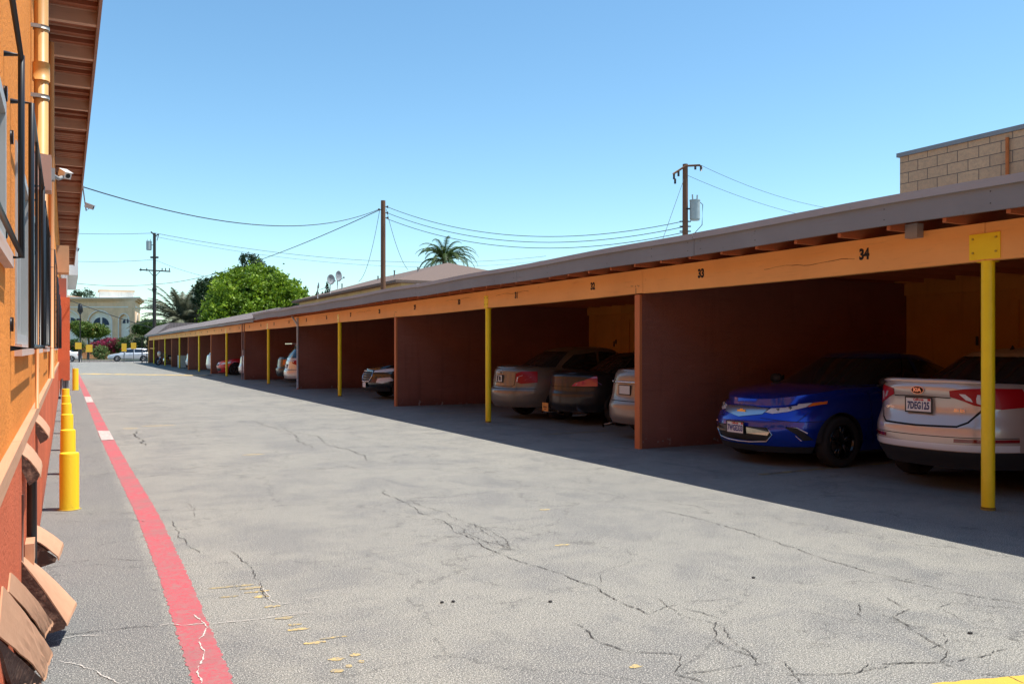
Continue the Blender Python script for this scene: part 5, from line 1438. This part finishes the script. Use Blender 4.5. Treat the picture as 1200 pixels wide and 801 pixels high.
bm = B()
for yy in (53, 58, 63, 68, 73): box(bm, 18.35, 18.396, yy, yy+1.3, 3.9, 5.0)
link('window', bm, M_glass, HS, world=True)
def dish(x, y, z, r, az, label):
    t = thing('satellite_dish', label, 'satellite dish', (x, y, z), az, group='satellite dishes on the house roof')
    bm = B(); n, m_ = 24, 6; rr = []
    for j in range(m_+1):
        a = r*j/m_
        rr.append([bm.verts.new((.9*a*math.cos(2*math.pi*k/n), -.25*r*(a/r)**2*-1-.1, a*math.sin(2*math.pi*k/n)+.35)) for k in range(n)] if j else [bm.verts.new((0, -.1, .35))])
    for k in range(n): bm.faces.new((rr[0][0], rr[1][k], rr[1][(k+1) % n]))
    for j in range(1, m_):
        for k in range(n): bm.faces.new((rr[j][k], rr[j+1][k], rr[j+1][(k+1) % n], rr[j][(k+1) % n]))
    bmesh.ops.recalc_face_normals(bm, faces=bm.faces[:]); bmesh.ops.solidify(bm, geom=bm.faces[:], thickness=.012)
    link('reflector', bm, mat('dish_grey', (.32, .33, .34), .5), t, smooth=True)
    bm = B(); tube(bm, [(0, -.1, .33), (0, -.12, -.15), (.0, -.1, -.6)], .03, 8); tube(bm, [(0, -.08, 0), (.05, .45, .2)], .02, 6); box(bm, .0, .1, .42, .52, .17, .27)
    link('mast', bm, mat('dish_mast', (.25, .25, .26), .5), t)
for (px, py, Z, r, az, lb) in ((388, 329, 58, .36, R(200), 'left satellite dish of the pair at the corner of the house roof'), (397, 325, 58.5, .38, R(215), 'right satellite dish of the pair, with its arm pointing aside'), (374, 336, 62, .25, R(265), 'small dark satellite dish seen edge on, left of the pair')):
    u = (px-600)/FPX; dish((u*CT+ST)*Z, (CT-u*ST)*Z, CH+(HY-py)/FPX*Z-.25, r, az, lb)

# ------------------------------------------------------------------ poles and wires
def wp(px, py, Z):
    u = (px-600)/FPX
    return Vector(((u*CT+ST)*Z, (CT-u*ST)*Z, CH+(HY-py)/FPX*Z))
M_pole = painted_wood('pole_wood', (.17, .085, .05), 'Z', (.08, .045, .03), .6, .9)
M_pole2 = mat('pole_dark', (.035, .03, .028), .9)
M_wire = mat('wire_black', (.03, .03, .035), .6)
M_ins = mat('insulator', (.05, .04, .04), .3)
M_trf = mat('transformer_grey', (.36, .42, .42), .5, .1, 5)
def transformer(bm, x, y, z, r, h):
    tube(bm, [(x, y, z), (x, y, z+h)], r, 18); tube(bm, [(x, y, z+h), (x, y, z+h+.05)], r*1.05, 18)
    for a in (-1, 1): tube(bm, [(x+a*r*.5, y, z+h), (x+a*r*.6, y, z+h+.28)], .035, 6)
    tube(bm, [(x, y, z-.06), (x, y, z)], r*.9, 18)
# pole one
a = wp(449, 235, 50); P1 = thing('utility_pole', 'bare brown wooden utility pole in front of the pale yellow house', 'utility pole', (a.x, a.y, 0))
bm = B(); tube(bm, [(0, 0, 0), (0, 0, a.z)], .16, 14, r2=.135); link('pole', bm, M_pole, P1, smooth=True, auto=50)
for k, (dx, z) in enumerate(((-.22, a.z-.55), (.22, a.z-.35), (.22, a.z-.7), (.22, a.z-1.0))):
    bm = B(); tube(bm, [(0, 0, z), (dx*1.2, 0, z)], .025, 6); tube(bm, [(dx*1.2, 0, z-.06), (dx*1.2, 0, z+.06)], .055, 8); link('insulator', bm, M_ins, P1)
# pole two with a transformer
b = wp(803, 195, 38); P2 = thing('utility_pole', 'wooden utility pole with grey transformer rising behind the shelter roof', 'utility pole', (b.x, b.y, 0))
bm = B(); tube(bm, [(0, 0, 0), (0, 0, b.z+.1)], .15, 14, r2=.115); link('pole', bm, M_pole, P2, smooth=True, auto=50)
M2 = Matrix.Rotation(-TH, 3, 'Z')
def off(v): return tuple(M2 @ Vector(v))
bm = B(); tube(bm, [off((-.55, 0, b.z-.35)), off((0, -.1, b.z+.0)), off((.65, 0, b.z+.05))], .05, 6); tube(bm, [off((.65, 0, b.z+.05)), off((.75, 0, b.z-.1))], .04, 6); link('cross_arm', bm, M_pole, P2)
bm = B()
for dx, dz in ((-.5, -.35), (-.3, -.22), (.45, .08), (.7, .02), (-.45, -.55)): tube(bm, [off((dx, 0, b.z+dz)), off((dx, 0, b.z+dz-.22))], .05, 6)
link('insulator', bm, M_ins, P2)
bm = B(); tx = off((.42, -.05, 0)); transformer(bm, tx[0], tx[1], b.z-2.35, .23, .80); link('transformer', bm, M_trf, P2, smooth=True, auto=50)
bm = B(); tube(bm, [off((.0, -.1, b.z-1.9)), off((.42, -.05, b.z-1.9))], .04, 6); tube(bm, [off((.55, 0, b.z-1.5)), off((.78, 0, b.z-1.7)), off((.75, 0, b.z-2.6)), off((.3, 0, b.z-3.1)), off((.05, 0, b.z-3.0))], .018, 6)
for k in range(3): tube(bm, [off((-.25, 0, b.z-2.45-.22*k)), off((.25, 0, b.z-2.45-.22*k))], .03, 6)
link('transformer_leads', bm, M_ins, P2)
# pole three
c = wp(181, 273, 100); P3 = thing('utility_pole', 'tall dark utility pole with a long cross arm beyond the far end', 'utility pole', (c.x, c.y, 0))
bm = B(); tube(bm, [(0, 0, 0), (0, 0, c.z)], .22, 12, r2=.16); link('pole', bm, M_pole2, P3, smooth=True, auto=50)
z = CH+(HY-317)/FPX*100
bm = B(); tube(bm, [off((-1.75, 0, z+.1)), off((1.85, 0, z-.1))], .08, 6); tube(bm, [off((0, 0, z-.8)), off((.7, 0, z-.05))], .035, 5); tube(bm, [off((0, 0, z-.8)), off((-.7, 0, z+.03))], .035, 5); link('cross_arm', bm, M_pole2, P3)
for dx in (-1.6, -.9, .9, 1.3, 1.75):
    bm = B(); tube(bm, [off((dx, 0, z-.05)), off((dx, 0, z+.3))], .06, 6); link('insulator', bm, M_ins, P3)
bm = B(); tube(bm, [off((-.4, 0, c.z+.15)), off((.1, 0, c.z-.35)), off((.5, 0, c.z-.15))], .08, 6); tube(bm, [off((.5, 0, c.z-.15)), off((.3, 0, c.z-.9))], .04, 6); tube(bm, [off((-.45, 0, z+1.55)), off((.45, 0, z+1.55))], .12, 6); tube(bm, [off((-.2, 0, 8.4)), off((.2, 0, 8.4))], .2, 6); link('bracket', bm, M_pole2, P3)
bm = B(); tx = off((-.65, 0, 0)); transformer(bm, tx[0], tx[1], c.z-1.95, .30, .95); tube(bm, [off((0, 0, c.z-1.4)), off((-.5, 0, c.z-1.4))], .05, 6); link('transformer', bm, M_trf, P3, smooth=True, auto=50)
WL = {}
def wire(p, q, sag, r, label, n=26):
    pts = []
    p, q = Vector(p), Vector(q)
    for i in range(n+1):
        t = i/n; v = p.lerp(q, t); v.z -= sag*4*t*(1-t); pts.append(v)
    bm = B(); tube(bm, pts, r, 5); tag(link('overhead_wire', bm, M_wire), label, 'wire', 'overhead wires')
top1 = Vector((a.x, a.y, a.z))
wire(wp(97, 219, 24), top1+Vector((-.2, 0, -.5)), 1.05, .018, 'thick sagging cable from the orange building eave to the bare brown pole')
wire(top1+Vector((-.2, 0, -.55)), wp(181, 333, 99), .9, .024, 'cable running down from the bare brown pole to the dark pole at left')
wire(wp(181, 333, 99), wp(60, 328, 80), .35, .022, 'low cable leaving the dark pole towards the orange building')
for k in range(3):
    wire(top1+Vector((.24, 0, -.35-.35*k)), Vector((b.x-.1, b.y, b.z-2.45-.25*k)), 1.15, .016, ['top', 'middle', 'bottom'][k]+' wire of the three strung between the brown pole and transformer pole')
wire(top1+Vector((-.2, 0, -.5)), wp(420, 330, 58), .9, .013, 'thin drop wire falling left from the bare brown pole')
wire(top1+Vector((.2, 0, -.5)), wp(478, 316, 56), .5, .013, 'thin drop wire falling right from the bare brown pole to the roof')
wire(b+Vector(off((.7, 0, .05))), wp(985, 246, 45), .3, .009, 'upper faint wire leaving the transformer pole to the right')
wire(b+Vector(off((.1, 0, -.4))), wp(960, 256, 45), .2, .009, 'lower faint wire leaving the transformer pole to the right')
wire(b+Vector((0, 0, -.4)), wp(776, 282, 36), 0, .010, 'guy wire slanting down left of the transformer pole')
wire(c+Vector((0, 0, .0)), wp(640, 300, 130), 2.0, .025, 'faint long wire passing high behind the bare brown pole')
wire(c+Vector((0, 0, .0)), wp(40, 271, 95), .2, .022, 'upper faint wire from the dark pole top to the left')
wire(c+Vector((0, 0, -.4)), wp(640, 305, 130), 2.1, .018, 'second faint long wire just below the highest one')
wire(c+Vector((0, 0, -3.1)), wp(40, 303, 95), .3, .020, 'middle faint wire from the dark pole to the left')
wire(c+Vector((0, 0, -3.1)), wp(250, 326, 90), .2, .016, 'thin wire falling right from the dark pole into the trees')
wire(c+Vector((0, 0, -11.2)), wp(60, 343, 110), .2, .045, 'thick low cable from the dark pole in front of the arched building')

# ------------------------------------------------------------------ trees
def leafs(bm, centre_fn, n, size, tilt=.9, mi=0, asp=.55):
    for _ in range(n):
        p = centre_fn()
        a = Vector((random.gauss(0, 1), random.gauss(0, 1), random.gauss(0, 1)*tilt)).normalized()
        b_ = a.cross(Vector((random.gauss(0, 1), random.gauss(0, 1), random.gauss(0, 1)))).normalized()
        s = size*random.uniform(.6, 1.3)
        q = [p-a*s*.5, p+b_*s*asp*.5, p+a*s*.5, p-b_*s*asp*.5]
        f = bm.faces.new([bm.verts.new(v) for v in q])
def crown(name, blobs, per, size, m_, parent, clump=.35, core=None):
    """blobs: (centre, radii). small leaf faces gathered in clumps near each blob's shell"""
    bm = B()
    for (cx, cy, cz), (rx, ry, rz) in blobs:
        k = max(6, int(per*(rx*ry+ry*rz+rx*rz)/3))
        for _ in range(k):
            d = Vector((random.gauss(0, 1), random.gauss(0, 1), random.gauss(0, 1))).normalized(); rad = random.uniform(.72, 1.04)
            c0 = Vector((cx+d.x*rx*rad, cy+d.y*ry*rad, cz+d.z*rz*rad)); cr = clump*random.uniform(.6, 1.4)
            leafs(bm, lambda: c0+Vector((random.gauss(0, cr*.5), random.gauss(0, cr*.5), random.gauss(0, cr*.4))), 11, size)
    return link(name, bm, m_, parent, world=True)
M_bark = mat('bark', (.10, .075, .055), .95, .3, 9, .6, 40)
def trunk(pts, r0, r1, parent, limbs=()):
    bm = B(); tube(bm, pts, r0, 10, r2=r1)
    for l in limbs: tube(bm, l, r1*.8, 7, r2=r1*.3)
    return link('trunk', bm, M_bark, parent, world=True, smooth=True)
M_bright = leaf_material('bright_leaves', (.025, .07, .005), (.25, .38, .02), (.50, .58, .08), .76, .75)
M_dark = leaf_material('dark_leaves', (.012, .03, .010), (.03, .065, .02), (.06, .11, .035), .85, .6)
M_mid = leaf_material('mid_leaves', (.03, .07, .012), (.08, .14, .03), (.14, .20, .06), .8, .8)
M_orangeleaf = leaf_material('flowering_leaves', (.06, .11, .015), (.14, .20, .03), (.50, .28, .06), .70, 1.4)
M_boug = leaf_material('bougainvillea', (.03, .07, .02), (.42, .02, .10), (.60, .05, .20), .70, 1.5)
M_pinkf = leaf_material('pink_flowers', (.08, .14, .04), (.18, .2, .08), (.65, .35, .32), .66, 1.5)
M_bush = leaf_material('light_bush', (.08, .13, .03), (.19, .26, .09), (.30, .36, .16), .8, 2.0)
# big bright tree
t = thing('leafy_tree', 'large dome of bright yellow green foliage behind the shelter', 'tree', (17, 87, 0))
Zt = 86
def bl(px, py, Z, w_, d_, h_):
    p = wp(px, py, Z); return ((p.x, p.y, p.z), (w_, d_, h_))
blobs = [bl(300, 338, 86, 2.9, 2.6, 2.6), bl(290, 352, 84, 3.6, 3, 2.6), bl(320, 350, 85, 3.4, 3, 2.4), bl(338, 358, 86, 2.4, 2.2, 1.7), bl(270, 352, 87, 2.2, 2.2, 2.8), bl(315, 330, 87, 1.7, 1.6, 1.3), bl(285, 330, 87, 1.7, 1.6, 1.4), bl(300, 372, 84, 5.0, 4, 2.2), bl(345, 368, 85, 2.2, 2, 1.3), bl(262, 370, 86, 2, 2, 2), bl(325, 335, 85, .9, .8, .9), bl(272, 338, 85, 1.0, .9, .9), bl(352, 357, 85, .9, .8, .8), bl(335, 345, 84, .8, .8, .7), bl(310, 322, 87, .7, .7, .6), bl(256, 352, 86, .8, .8, .9)]
crown('crown', blobs, 62, .36, M_bright, t, .45)
trunk([(17, 87, 0), (17.1, 87, 2.5), (17, 86.8, 5.5)], .35, .2, t, [[(17, 87, 3), (15.5, 86.5, 5.5)], [(17, 87, 3), (19, 86.5, 5.8)]])
t = thing('vine_sprigs', 'dark leafy sprigs poking out on top of the bright green dome', 'plant', tuple(wp(292, 310, 88)[:2])+(5,))
crown('foliage', [bl(292, 306, 87, .9, .8, .7), bl(302, 309, 87, .6, .6, .5), bl(330, 328, 86, .35, .3, .4), bl(350, 345, 86, .5, .4, .6), bl(348, 362, 83, .6, .5, .6)], 90, .26, M_dark, t, .3)
# dark trees left of it
for (px, py, Z, w_, h_, lb) in ((248, 352, 98, 2.2, 3.0, 'dark green tree just left of the bright dome'), (236, 366, 108, 1.3, 2.2, 'dark tree between the palm and its taller dark neighbour'), (262, 366, 96, 2.0, 2.4, 'low dark tree under the left edge of the bright dome')):
    p = wp(px, py, Z); t = thing('dark_tree', lb, 'tree', (p.x, p.y, 0), group='dark trees behind the shelter')
    bs = [((p.x+random.uniform(-.5, .5)*w_, p.y+random.uniform(-.5, .5)*w_, p.z+random.uniform(-.55, .55)*h_), (w_*random.uniform(.5, .75),)*2+(h_*random.uniform(.4, .55),)) for _ in range(6)]
    crown('crown', bs, 75, .34, M_dark, t, .5); trunk([(p.x, p.y, 0), (p.x, p.y, p.z)], .25, .12, t)
# small pointed conifers by the dishes
for px, Z, top_, lb in ((383.5, 70, 330, 'taller of the two small pointed conifers beside the dishes'), (378, 71, 342, 'short pointed conifer left of the taller one'), (372, 72, 340, 'bushy low conifer left of the dishes')):
    p = wp(px, 355, Z); h = CH+(HY-top_)/FPX*Z
    t = thing('conifer', lb, 'tree', (p.x, p.y, 0), group='small conifers beside the satellite dishes'); bm = B()
    for k in range(900):
        z = h-(h-3.2)*random.random()**.7; r_ = (h-z)*.20+.03
        an = random.random()*6.28; leafs(bm, lambda: Vector((p.x+r_*math.cos(an), p.y+r_*math.sin(an), z)), 1, .2)
    link('crown', bm, M_dark if px > 373 else M_mid, t, world=True); trunk([(p.x, p.y, 0), (p.x, p.y, h-.4)], .1, .02, t)
# feather palm behind the dark pole
def palm(base, h, fr, n, label, m_, droop=1.0, up=.9, seedv=1, crownr=.35, leaflets=26, lw=.05, ll=.5, gname='palm_tree'):
    random.seed(seedv)
    t = thing(gname, label, 'palm tree', (base.x, base.y, 0))
    trunk([(base.x, base.y, 0), (base.x, base.y, h*.5), (base.x, base.y, h)], .28, .22, t)
    for k in range(n):
        an = 2*math.pi*k/n*2.399*3+random.uniform(-.2, .2); el = random.uniform(.15, 1.45)*up
        L_ = fr*random.uniform(.8, 1.1); P_ = []; dirh = Vector((math.cos(an), math.sin(an), 0)); p = Vector((base.x, base.y, h)); e = el
        m2 = 14; bm = B()
        for i in range(m2+1):
            P_.append(p.copy()); p = p+(dirh*math.cos(e)+Vector((0, 0, 1))*math.sin(e))*(L_/m2); e -= droop*(1.5/m2)*(.5+i/m2)
        tube(bm, P_, .05, 5, r2=.012)
        side = Vector((-dirh.y, dirh.x, 0))
        for i in range(leaflets):
            f_ = (i+1)/(leaflets+.5); ii = min(m2-1, int(f_*m2)); q = P_[ii].lerp(P_[ii+1], f_*m2-ii); dd = (P_[ii+1]-P_[ii]).normalized()
            lk = ll*math.sin(math.pi*min(1, .12+f_*.88))**.6
            for s in (-1, 1):
                tip = q+side*s*lk*.75+dd*lk*.55-Vector((0, 0, 1))*lk*random.uniform(.1, .4); w2 = dd*lw
                bm.faces.new([bm.verts.new(v) for v in (q-w2, q+w2, tip)])
        link('frond', bm, m_, t, world=True)
    return t
M_gpalm = leaf_material('grey_palm_leaves', (.09, .10, .06), (.20, .21, .14), (.38, .38, .28), .75, 2)
M_rpalm = leaf_material('green_palm_leaves', (.03, .06, .015), (.08, .13, .03), (.2, .22, .07), .78, 2)
palm(wp(214, 386, 105), 4.4, 6.2, 52, 'shaggy grey green palm spreading over the shelter beside the dark pole', M_gpalm, .75, 1.0, 5, ll=1.0, lw=.11, leaflets=34)
palm(wp(224, 375, 106), 4.6, 4.6, 34, 'second grey green palm crowded against the dark trees', M_gpalm, .8, 1.0, 8, ll=.8, lw=.10)
palm(wp(521, 305, 78), wp(521, 306, 78).z, 3.5, 46, 'palm crown showing above the brown house roof', M_rpalm, 1.5, 1.0, 3, ll=.45, lw=.05, leaflets=34)
random.seed(21)
# low greenery beyond the far end
for (px, py, Z, w_, h_, m_, nm, lb, ct) in (
    (172, 384, 128, 2.0, 1.4, M_mid, 'round_tree', 'rounded green tree behind the base of the dark pole', 'tree'),
    (192, 386, 126, 2.0, 1.0, M_mid, 'round_tree', 'low green tree between the dark pole and the palm', 'tree'),
    (167, 386, 125, 1.2, 1.3, M_mid, 'round_tree', 'green tree touching the right end of the arched building', 'tree'),
    (103, 387, 112, 2.35, 1.35, M_orangeleaf, 'flowering_tree', 'round topped tree flecked with orange before the arched building', 'tree'),
    (127, 402, 117.5, 1.5, .75, M_boug, 'bougainvillea_bush', 'crimson bougainvillea in front of the arched building', 'bush'),
    (116, 405, 117, 1.1, .65, M_boug, 'bougainvillea_bush', 'smaller crimson bougainvillea left of the larger one', 'bush'),
    (118, 413, 115.5, 1.05, 1.0, M_bush, 'round_bush', 'clipped pale green round bush by the street', 'bush'),
    (142, 401, 119, 1.3, .6, M_mid, 'shrub', 'green shrub right of the crimson bougainvillea', 'bush'),
    (157, 398, 120, 1.3, .8, M_pinkf, 'flowering_shrub', 'pink flowering shrub above the silver street car', 'bush'),
    (137, 405, 118, 1.1, .8, M_mid, 'shrub', 'low green shrub under the bougainvillea, left of the silver car roof', 'bush'),
    (88, 404, 118, 1.2, .8, M_mid, 'shrub', 'green shrub by the left hanging signs', 'bush'),
    (168, 404, 119, 1.6, 1.2, M_dark, 'shrub', 'dark shrub behind the end of the shelter', 'bush')):
    p = wp(px, py, Z); t = thing(nm, lb, ct, (p.x, p.y, 0), group='greenery along the far street')
    if nm.endswith('tree'):
        bs = [((p.x+random.uniform(-.6, .6)*w_, p.y+random.uniform(-.5, .5)*w_, p.z+random.uniform(-.35, .45)*h_), (w_*.55, w_*.55, h_*.55)) for _ in range(6)]
        crown('crown', bs, 120, .26, m_, t, .35); trunk([(p.x, p.y, 0), (p.x+.1, p.y, p.z*.6), (p.x, p.y, p.z)], .16, .08, t)
    else:
        crown('foliage', [((p.x, p.y, p.z), (w_, w_*.7, h_)), ((p.x+w_*.4, p.y, p.z*.7), (w_*.7, w_*.5, h_*.8)), ((p.x-w_*.4, p.y, p.z*.6), (w_*.6, w_*.5, h_*.7))] if nm != 'round_bush' else [((p.x, p.y, p.z), (w_, w_, h_))], 130, .20, m_, t, .22)
        trunk([(p.x, p.y, 0), (p.x, p.y, p.z)], .06, .03, t)
t = thing('low_wall', 'low orange wall behind the bushes across the street', 'wall', (2, 134, 0)); boxo('masonry', (-10, 16, 134, 134.3, 0, 1.9), mat('salmon_wall', (.62, .28, .14), .9, .1), t)
# hanging yellow signs and posts at the end of the lane
M_sign = mat('sign_yellow', (.85, .48, .03), .5, .08, 6)
for k, (px, py, wd, ht) in enumerate(((91.8, 405, .62, .70), (104.5, 408, .62, .78), (145.4, 407, .48, .85), (156.5, 405, .52, .66))):
    p = wp(px, py, 90)
    t = thing('yellow_sign', ['leftmost yellow board hanging at the end of the lane', 'second yellow board from the left, hanging lower at the lane end', 'narrow yellow board left of the pair before the silver street car', 'rightmost yellow board at the lane end near the shelter'][k], 'sign', (p.x, p.y, 0), -TH*.2, group='yellow boards at the end of the lane')
    bm = B(); box(bm, -wd/2, wd/2, -.015, .015, p.z-ht/2, p.z+ht/2); link('board', bm, M_sign, t)
    bm = B(); tube(bm, [(0, .04, 0), (0, .04, p.z+ht/2+.1)], .03, 8); tube(bm, [(-wd/2-.1, .04, p.z+ht/2+.03), (wd/2+.1, .04, p.z+ht/2+.03)], .02, 6); link('post', bm, M_blk, t)
p = wp(94, 425, 92); t = thing('lamp_post', 'thin black lamp post at the end of the lane', 'lamp post', (p.x, p.y, 0))
bm = B(); tube(bm, [(0, 0, 0), (0, 0, 1.9)], .16, 8); tube(bm, [(0, 0, 0), (0, 0, 5.6)], .06, 8); link('post', bm, M_blk, t)
bm = B(); tube(bm, [(0, 0, 5.2), (0, 0, 5.5), (0, 0, 6.2), (0, 0, 6.35)], [.1, .3, .2, .03], 10); tube(bm, [(-.35, 0, 4.6), (.1, 0, 4.6)], .12, 8); link('lantern', bm, M_blk, t)
p = wp(166.5, 425, 88); t = thing('gate_post', 'dark metal post beside the far end of the shelter', 'post', (p.x, p.y, 0))
bm = B(); tube(bm, [(0, 0, 0), (0, 0, 2.6)], .05, 8); tube(bm, [(.45, 0, 0), (.45, 0, 2.6)], .04, 8); tube(bm, [(0, 0, 2.5), (.45, 0, 2.5)], .03, 6); tube(bm, [(0, 0, 1.2), (.45, 0, 1.2)], .03, 6); link('post', bm, M_blk, t)
t = thing('iron_fence', 'low black iron fence between the lane and the street', 'fence', (3, 101, 0)); bm = B()
x = -.2
while x < 6.4: tube(bm, [(x, 101.2, 0), (x, 101.2, .42)], .012, 5, caps=False); x += .14
link('picket', bm, M_blk, t, world=True); t.children[0]['kind'] = 'stuff'
bm = B(); tube(bm, [(-.2, 101.2, .40), (6.4, 101.2, .40)], .018, 6); tube(bm, [(-.2, 101.2, .08), (6.4, 101.2, .08)], .018, 6); link('rail', bm, M_blk, t, world=True)

# ------------------------------------------------------------------ arched building across the street
AB = thing('arched_building', 'cream and tan two storey building with tall arched recesses across the street', 'building', (2, 131, 0))
M_tanw = stucco('tan_stucco', (.86, .58, .37), (.3, .2, .13), .4, bscale=25); M_crm = stucco('pale_stucco', (.90, .84, .74), (.45, .38, .3), .3, bscale=25)
M_dgl = mat('dark_blue_glass', (.015, .035, .075), .35, spec=.3); M_cor = stucco('cornice_tan', (.72, .50, .33), (.3, .2, .15), .3, bscale=25); M_wtrim = mat('white_trim', (.78, .75, .70), .7)
def facade(p0, p1, H, arches, top=0):
    """wall from p0 to p1 (xy) of height H with arched recesses; arches: (centre, half width, spring height)"""
    p0, p1 = Vector((*p0, 0)), Vector((*p1, 0)); d = (p1-p0); Lf = d.length; d.normalize(); n = Vector((d.y, -d.x, 0))   # n faces the camera
    def W_(u, v, o=0.0): return p0+d*u+Vector((0, 0, v))+n*o
    bm = B()
    loops = [[(0, 0), (Lf, 0), (Lf, H), (0, H)]]
    for (cu, hw, sp) in arches: loops.append([(cu-hw, .05), (cu-hw, sp)]+[(cu-hw*math.cos(t), sp+hw*math.sin(t)) for t in [math.pi*k/18 for k in range(1, 18)]]+[(cu+hw, sp), (cu+hw, .05)])
    flat = [Vector((x, y, 0)) for l in loops for x, y in l]
    tri = tessellate_polygon([[Vector((x, y, 0)) for x, y in l] for l in loops])
    vs = [bm.verts.new(W_(v.x, v.y)) for v in flat]
    for tr in tri:
        try: bm.faces.new([vs[i] for i in tr])
        except Exception: pass
    i0 = 4
    for l in loops[1:]:     # reveal
        m_ = len(l); back = [bm.verts.new(W_(x, y, -.45)) for x, y in l]
        for k in range(m_): bm.faces.new((vs[i0+k], vs[i0+(k+1) % m_], back[(k+1) % m_], back[k]))
        i0 += m_
    bmesh.ops.recalc_face_normals(bm, faces=bm.faces[:]); link('wall', bm, M_tanw, AB, world=True)
    for (cu, hw, sp) in arches:
        bm = B(); l = [(cu-hw, 0), (cu-hw, sp)]+[(cu-hw*math.cos(t), sp+hw*math.sin(t)) for t in [math.pi*k/18 for k in range(1, 18)]]+[(cu+hw, sp), (cu+hw, 0)]
        bm.faces.new([bm.verts.new(W_(x, y, -.449)) for x, y in l]); rc = link('arch_recess', bm, M_crm, AB, world=True)
        bm = B(); ring = [(cu-hw, .1), (cu-hw, sp)]+[(cu-hw*math.cos(t), sp+hw*math.sin(t)) for t in [math.pi*k/18 for k in range(1, 18)]]+[(cu+hw, sp), (cu+hw, .1)]
        for k in range(len(ring)-1):
            (ax, ay), (bx, by) = ring[k], ring[k+1]; g_ = 1+.13/hw
            def sc_(x, y): return (cu+(x-cu)*g_, y if y <= sp else sp+(y-sp)*g_)
            q = [W_(ax, ay, .05), W_(bx, by, .05), W_(*sc_(bx, by), .05), W_(*sc_(ax, ay), .05)]
            poly_prism(bm, q, -n*.06)
        link('arch_moulding', bm, M_wtrim, AB, world=True).parent = rc
        for s in (-1, 1):    # quarter-round window and lower window
            r_ = hw*.68; bm = B(); pts = [(cu+s*.16, sp-.35)]+[(cu+s*(.16+(r_-.16)*math.cos(t)), sp-.35+r_*.95*math.sin(t)) for t in [math.pi/2*k/8 for k in range(9)]]
            pts = [pts[0]]+pts[1:]
            poly_prism(bm, [W_(x, y, -.43) for x, y in pts], n*.05); link('window', bm, M_dgl, AB, world=True)
            bm = B(); x0, x1 = cu+s*.16, cu+s*r_; poly_prism(bm, [W_(x, y, -.44) for x, y in ((x0, sp-3.6), (x1, sp-3.6), (x1, sp-2.45), (x0, sp-2.45))], n*.03); link('window', bm, M_dgl, AB, world=True)
Z0 = 131
fl = wp(40, 345, Z0); 
A0 = wp(30, 345, 126); A1 = wp(134, 345, 126); A2 = wp(158, 345, 124.5); A3 = wp(164, 345, 134)
Hh = CH+(HY-352)/FPX*124
La = (Vector((A1.x, A1.y))-Vector((A0.x, A0.y))).length
def ua(px): return (px-30)/104*La
facade((A0.x, A0.y), (A1.x, A1.y), Hh, [(ua(117), 1.72, 5.3), (ua(80), 1.72, 5.3), (ua(46), 1.6, 5.3)])
Lb = (Vector((A2.x, A2.y))-Vector((A1.x, A1.y))).length
facade((A1.x, A1.y), (A2.x, A2.y), Hh, [(Lb*.47, .98, 5.55)])
Lc = (Vector((A3.x, A3.y))-Vector((A2.x, A2.y))).length
facade((A2.x, A2.y), (A3.x, A3.y), Hh, [(Lc*.5, 1.5, 5.2)])
def cornice(z0, z1, o, m_, nm):
    bm = B(); c_ = Vector((A1.x, A1.y+4, 0)); pts = []
    for q in (A0, A1, A2, A3): 
        pts.append(Vector((q.x, q.y, 0)))
    P_ = [pts[0]+Vector((0, -o, 0)), pts[1]+Vector((.1*o, -o, 0)), pts[2]+Vector((o*.9, -o*.6, 0)), pts[3]+Vector((o, 0, 0)), pts[3]+Vector((0, 8, 0)), pts[0]+Vector((0, 12, 0))]
    poly_prism(bm, [p+Vector((0, 0, z0)) for p in P_], (0, 0, z1-z0)); return link(nm, bm, m_, AB, world=True)
cornice(Hh-.95, Hh-.80, .10, M_wtrim, 'band'); cornice(Hh+.001, Hh+.22, .30, M_cor, 'cornice'); cornice(Hh+.221, Hh+.42, .62, M_cor, 'cornice'); cornice(Hh+.421, Hh+.55, .75, M_wtrim, 'cornice_cap')
bm = B(); q = wp(116, 343, 133); q2 = wp(160, 343, 133); box(bm, q.x, q2.x-.4, q2.y, q2.y+4, Hh, CH+(HY-342.5)/FPX*134); link('penthouse', bm, M_crm, AB, world=True)
bm = B(); box(bm, q.x-.15, q2.x-.25, q2.y-.15, q2.y+4.1, CH+(HY-342.5)/FPX*134+.001, CH+(HY-341.0)/FPX*134); link('penthouse_cap', bm, M_cor, AB, world=True)
bm = B(); q = wp(40, 330, 128); q2 = wp(100, 343, 128); poly_prism(bm, [Vector((q.x, q.y+.5, Hh+.551)), Vector((q2.x, q2.y+.5, Hh+.551)), Vector((q2.x, q2.y+.5, Hh+.7)), Vector((wp(82, 338, 128).x, q.y+.5, Hh+1.15)), Vector((q.x, q.y+.5, Hh+2.0))], (0, 5, 0)); link('gable', bm, M_cor, AB, world=True)
p = wp(99, 341, 140); t = thing('roof_tree', 'dark treetop peeping over the roof of the arched building', 'tree', (p.x, p.y, 0)); crown('crown', [((p.x, p.y, p.z-.6), (1.3, 1, .9)), ((p.x-1.2, p.y, p.z-.5), (.7, .6, .5))], 60, .3, M_dark, t); trunk([(p.x, p.y, 0), (p.x, p.y, p.z-1)], .2, .1, t)
# far tree line so the horizon closes
bm = B()
for k in range(150):
    x = -60+k*1.7
    if x < 15: continue
    y = 150+random.uniform(-8, 8)
    h = random.uniform(1.8, 3.2)
    c0 = Vector((x, y, h*.6))
    leafs(bm, lambda: c0+Vector((random.gauss(0, 1.2), random.gauss(0, 1), random.gauss(0, h*.3))), 160, .7)
tag(link('distant_trees', bm, M_mid), kind='stuff')
#@@END
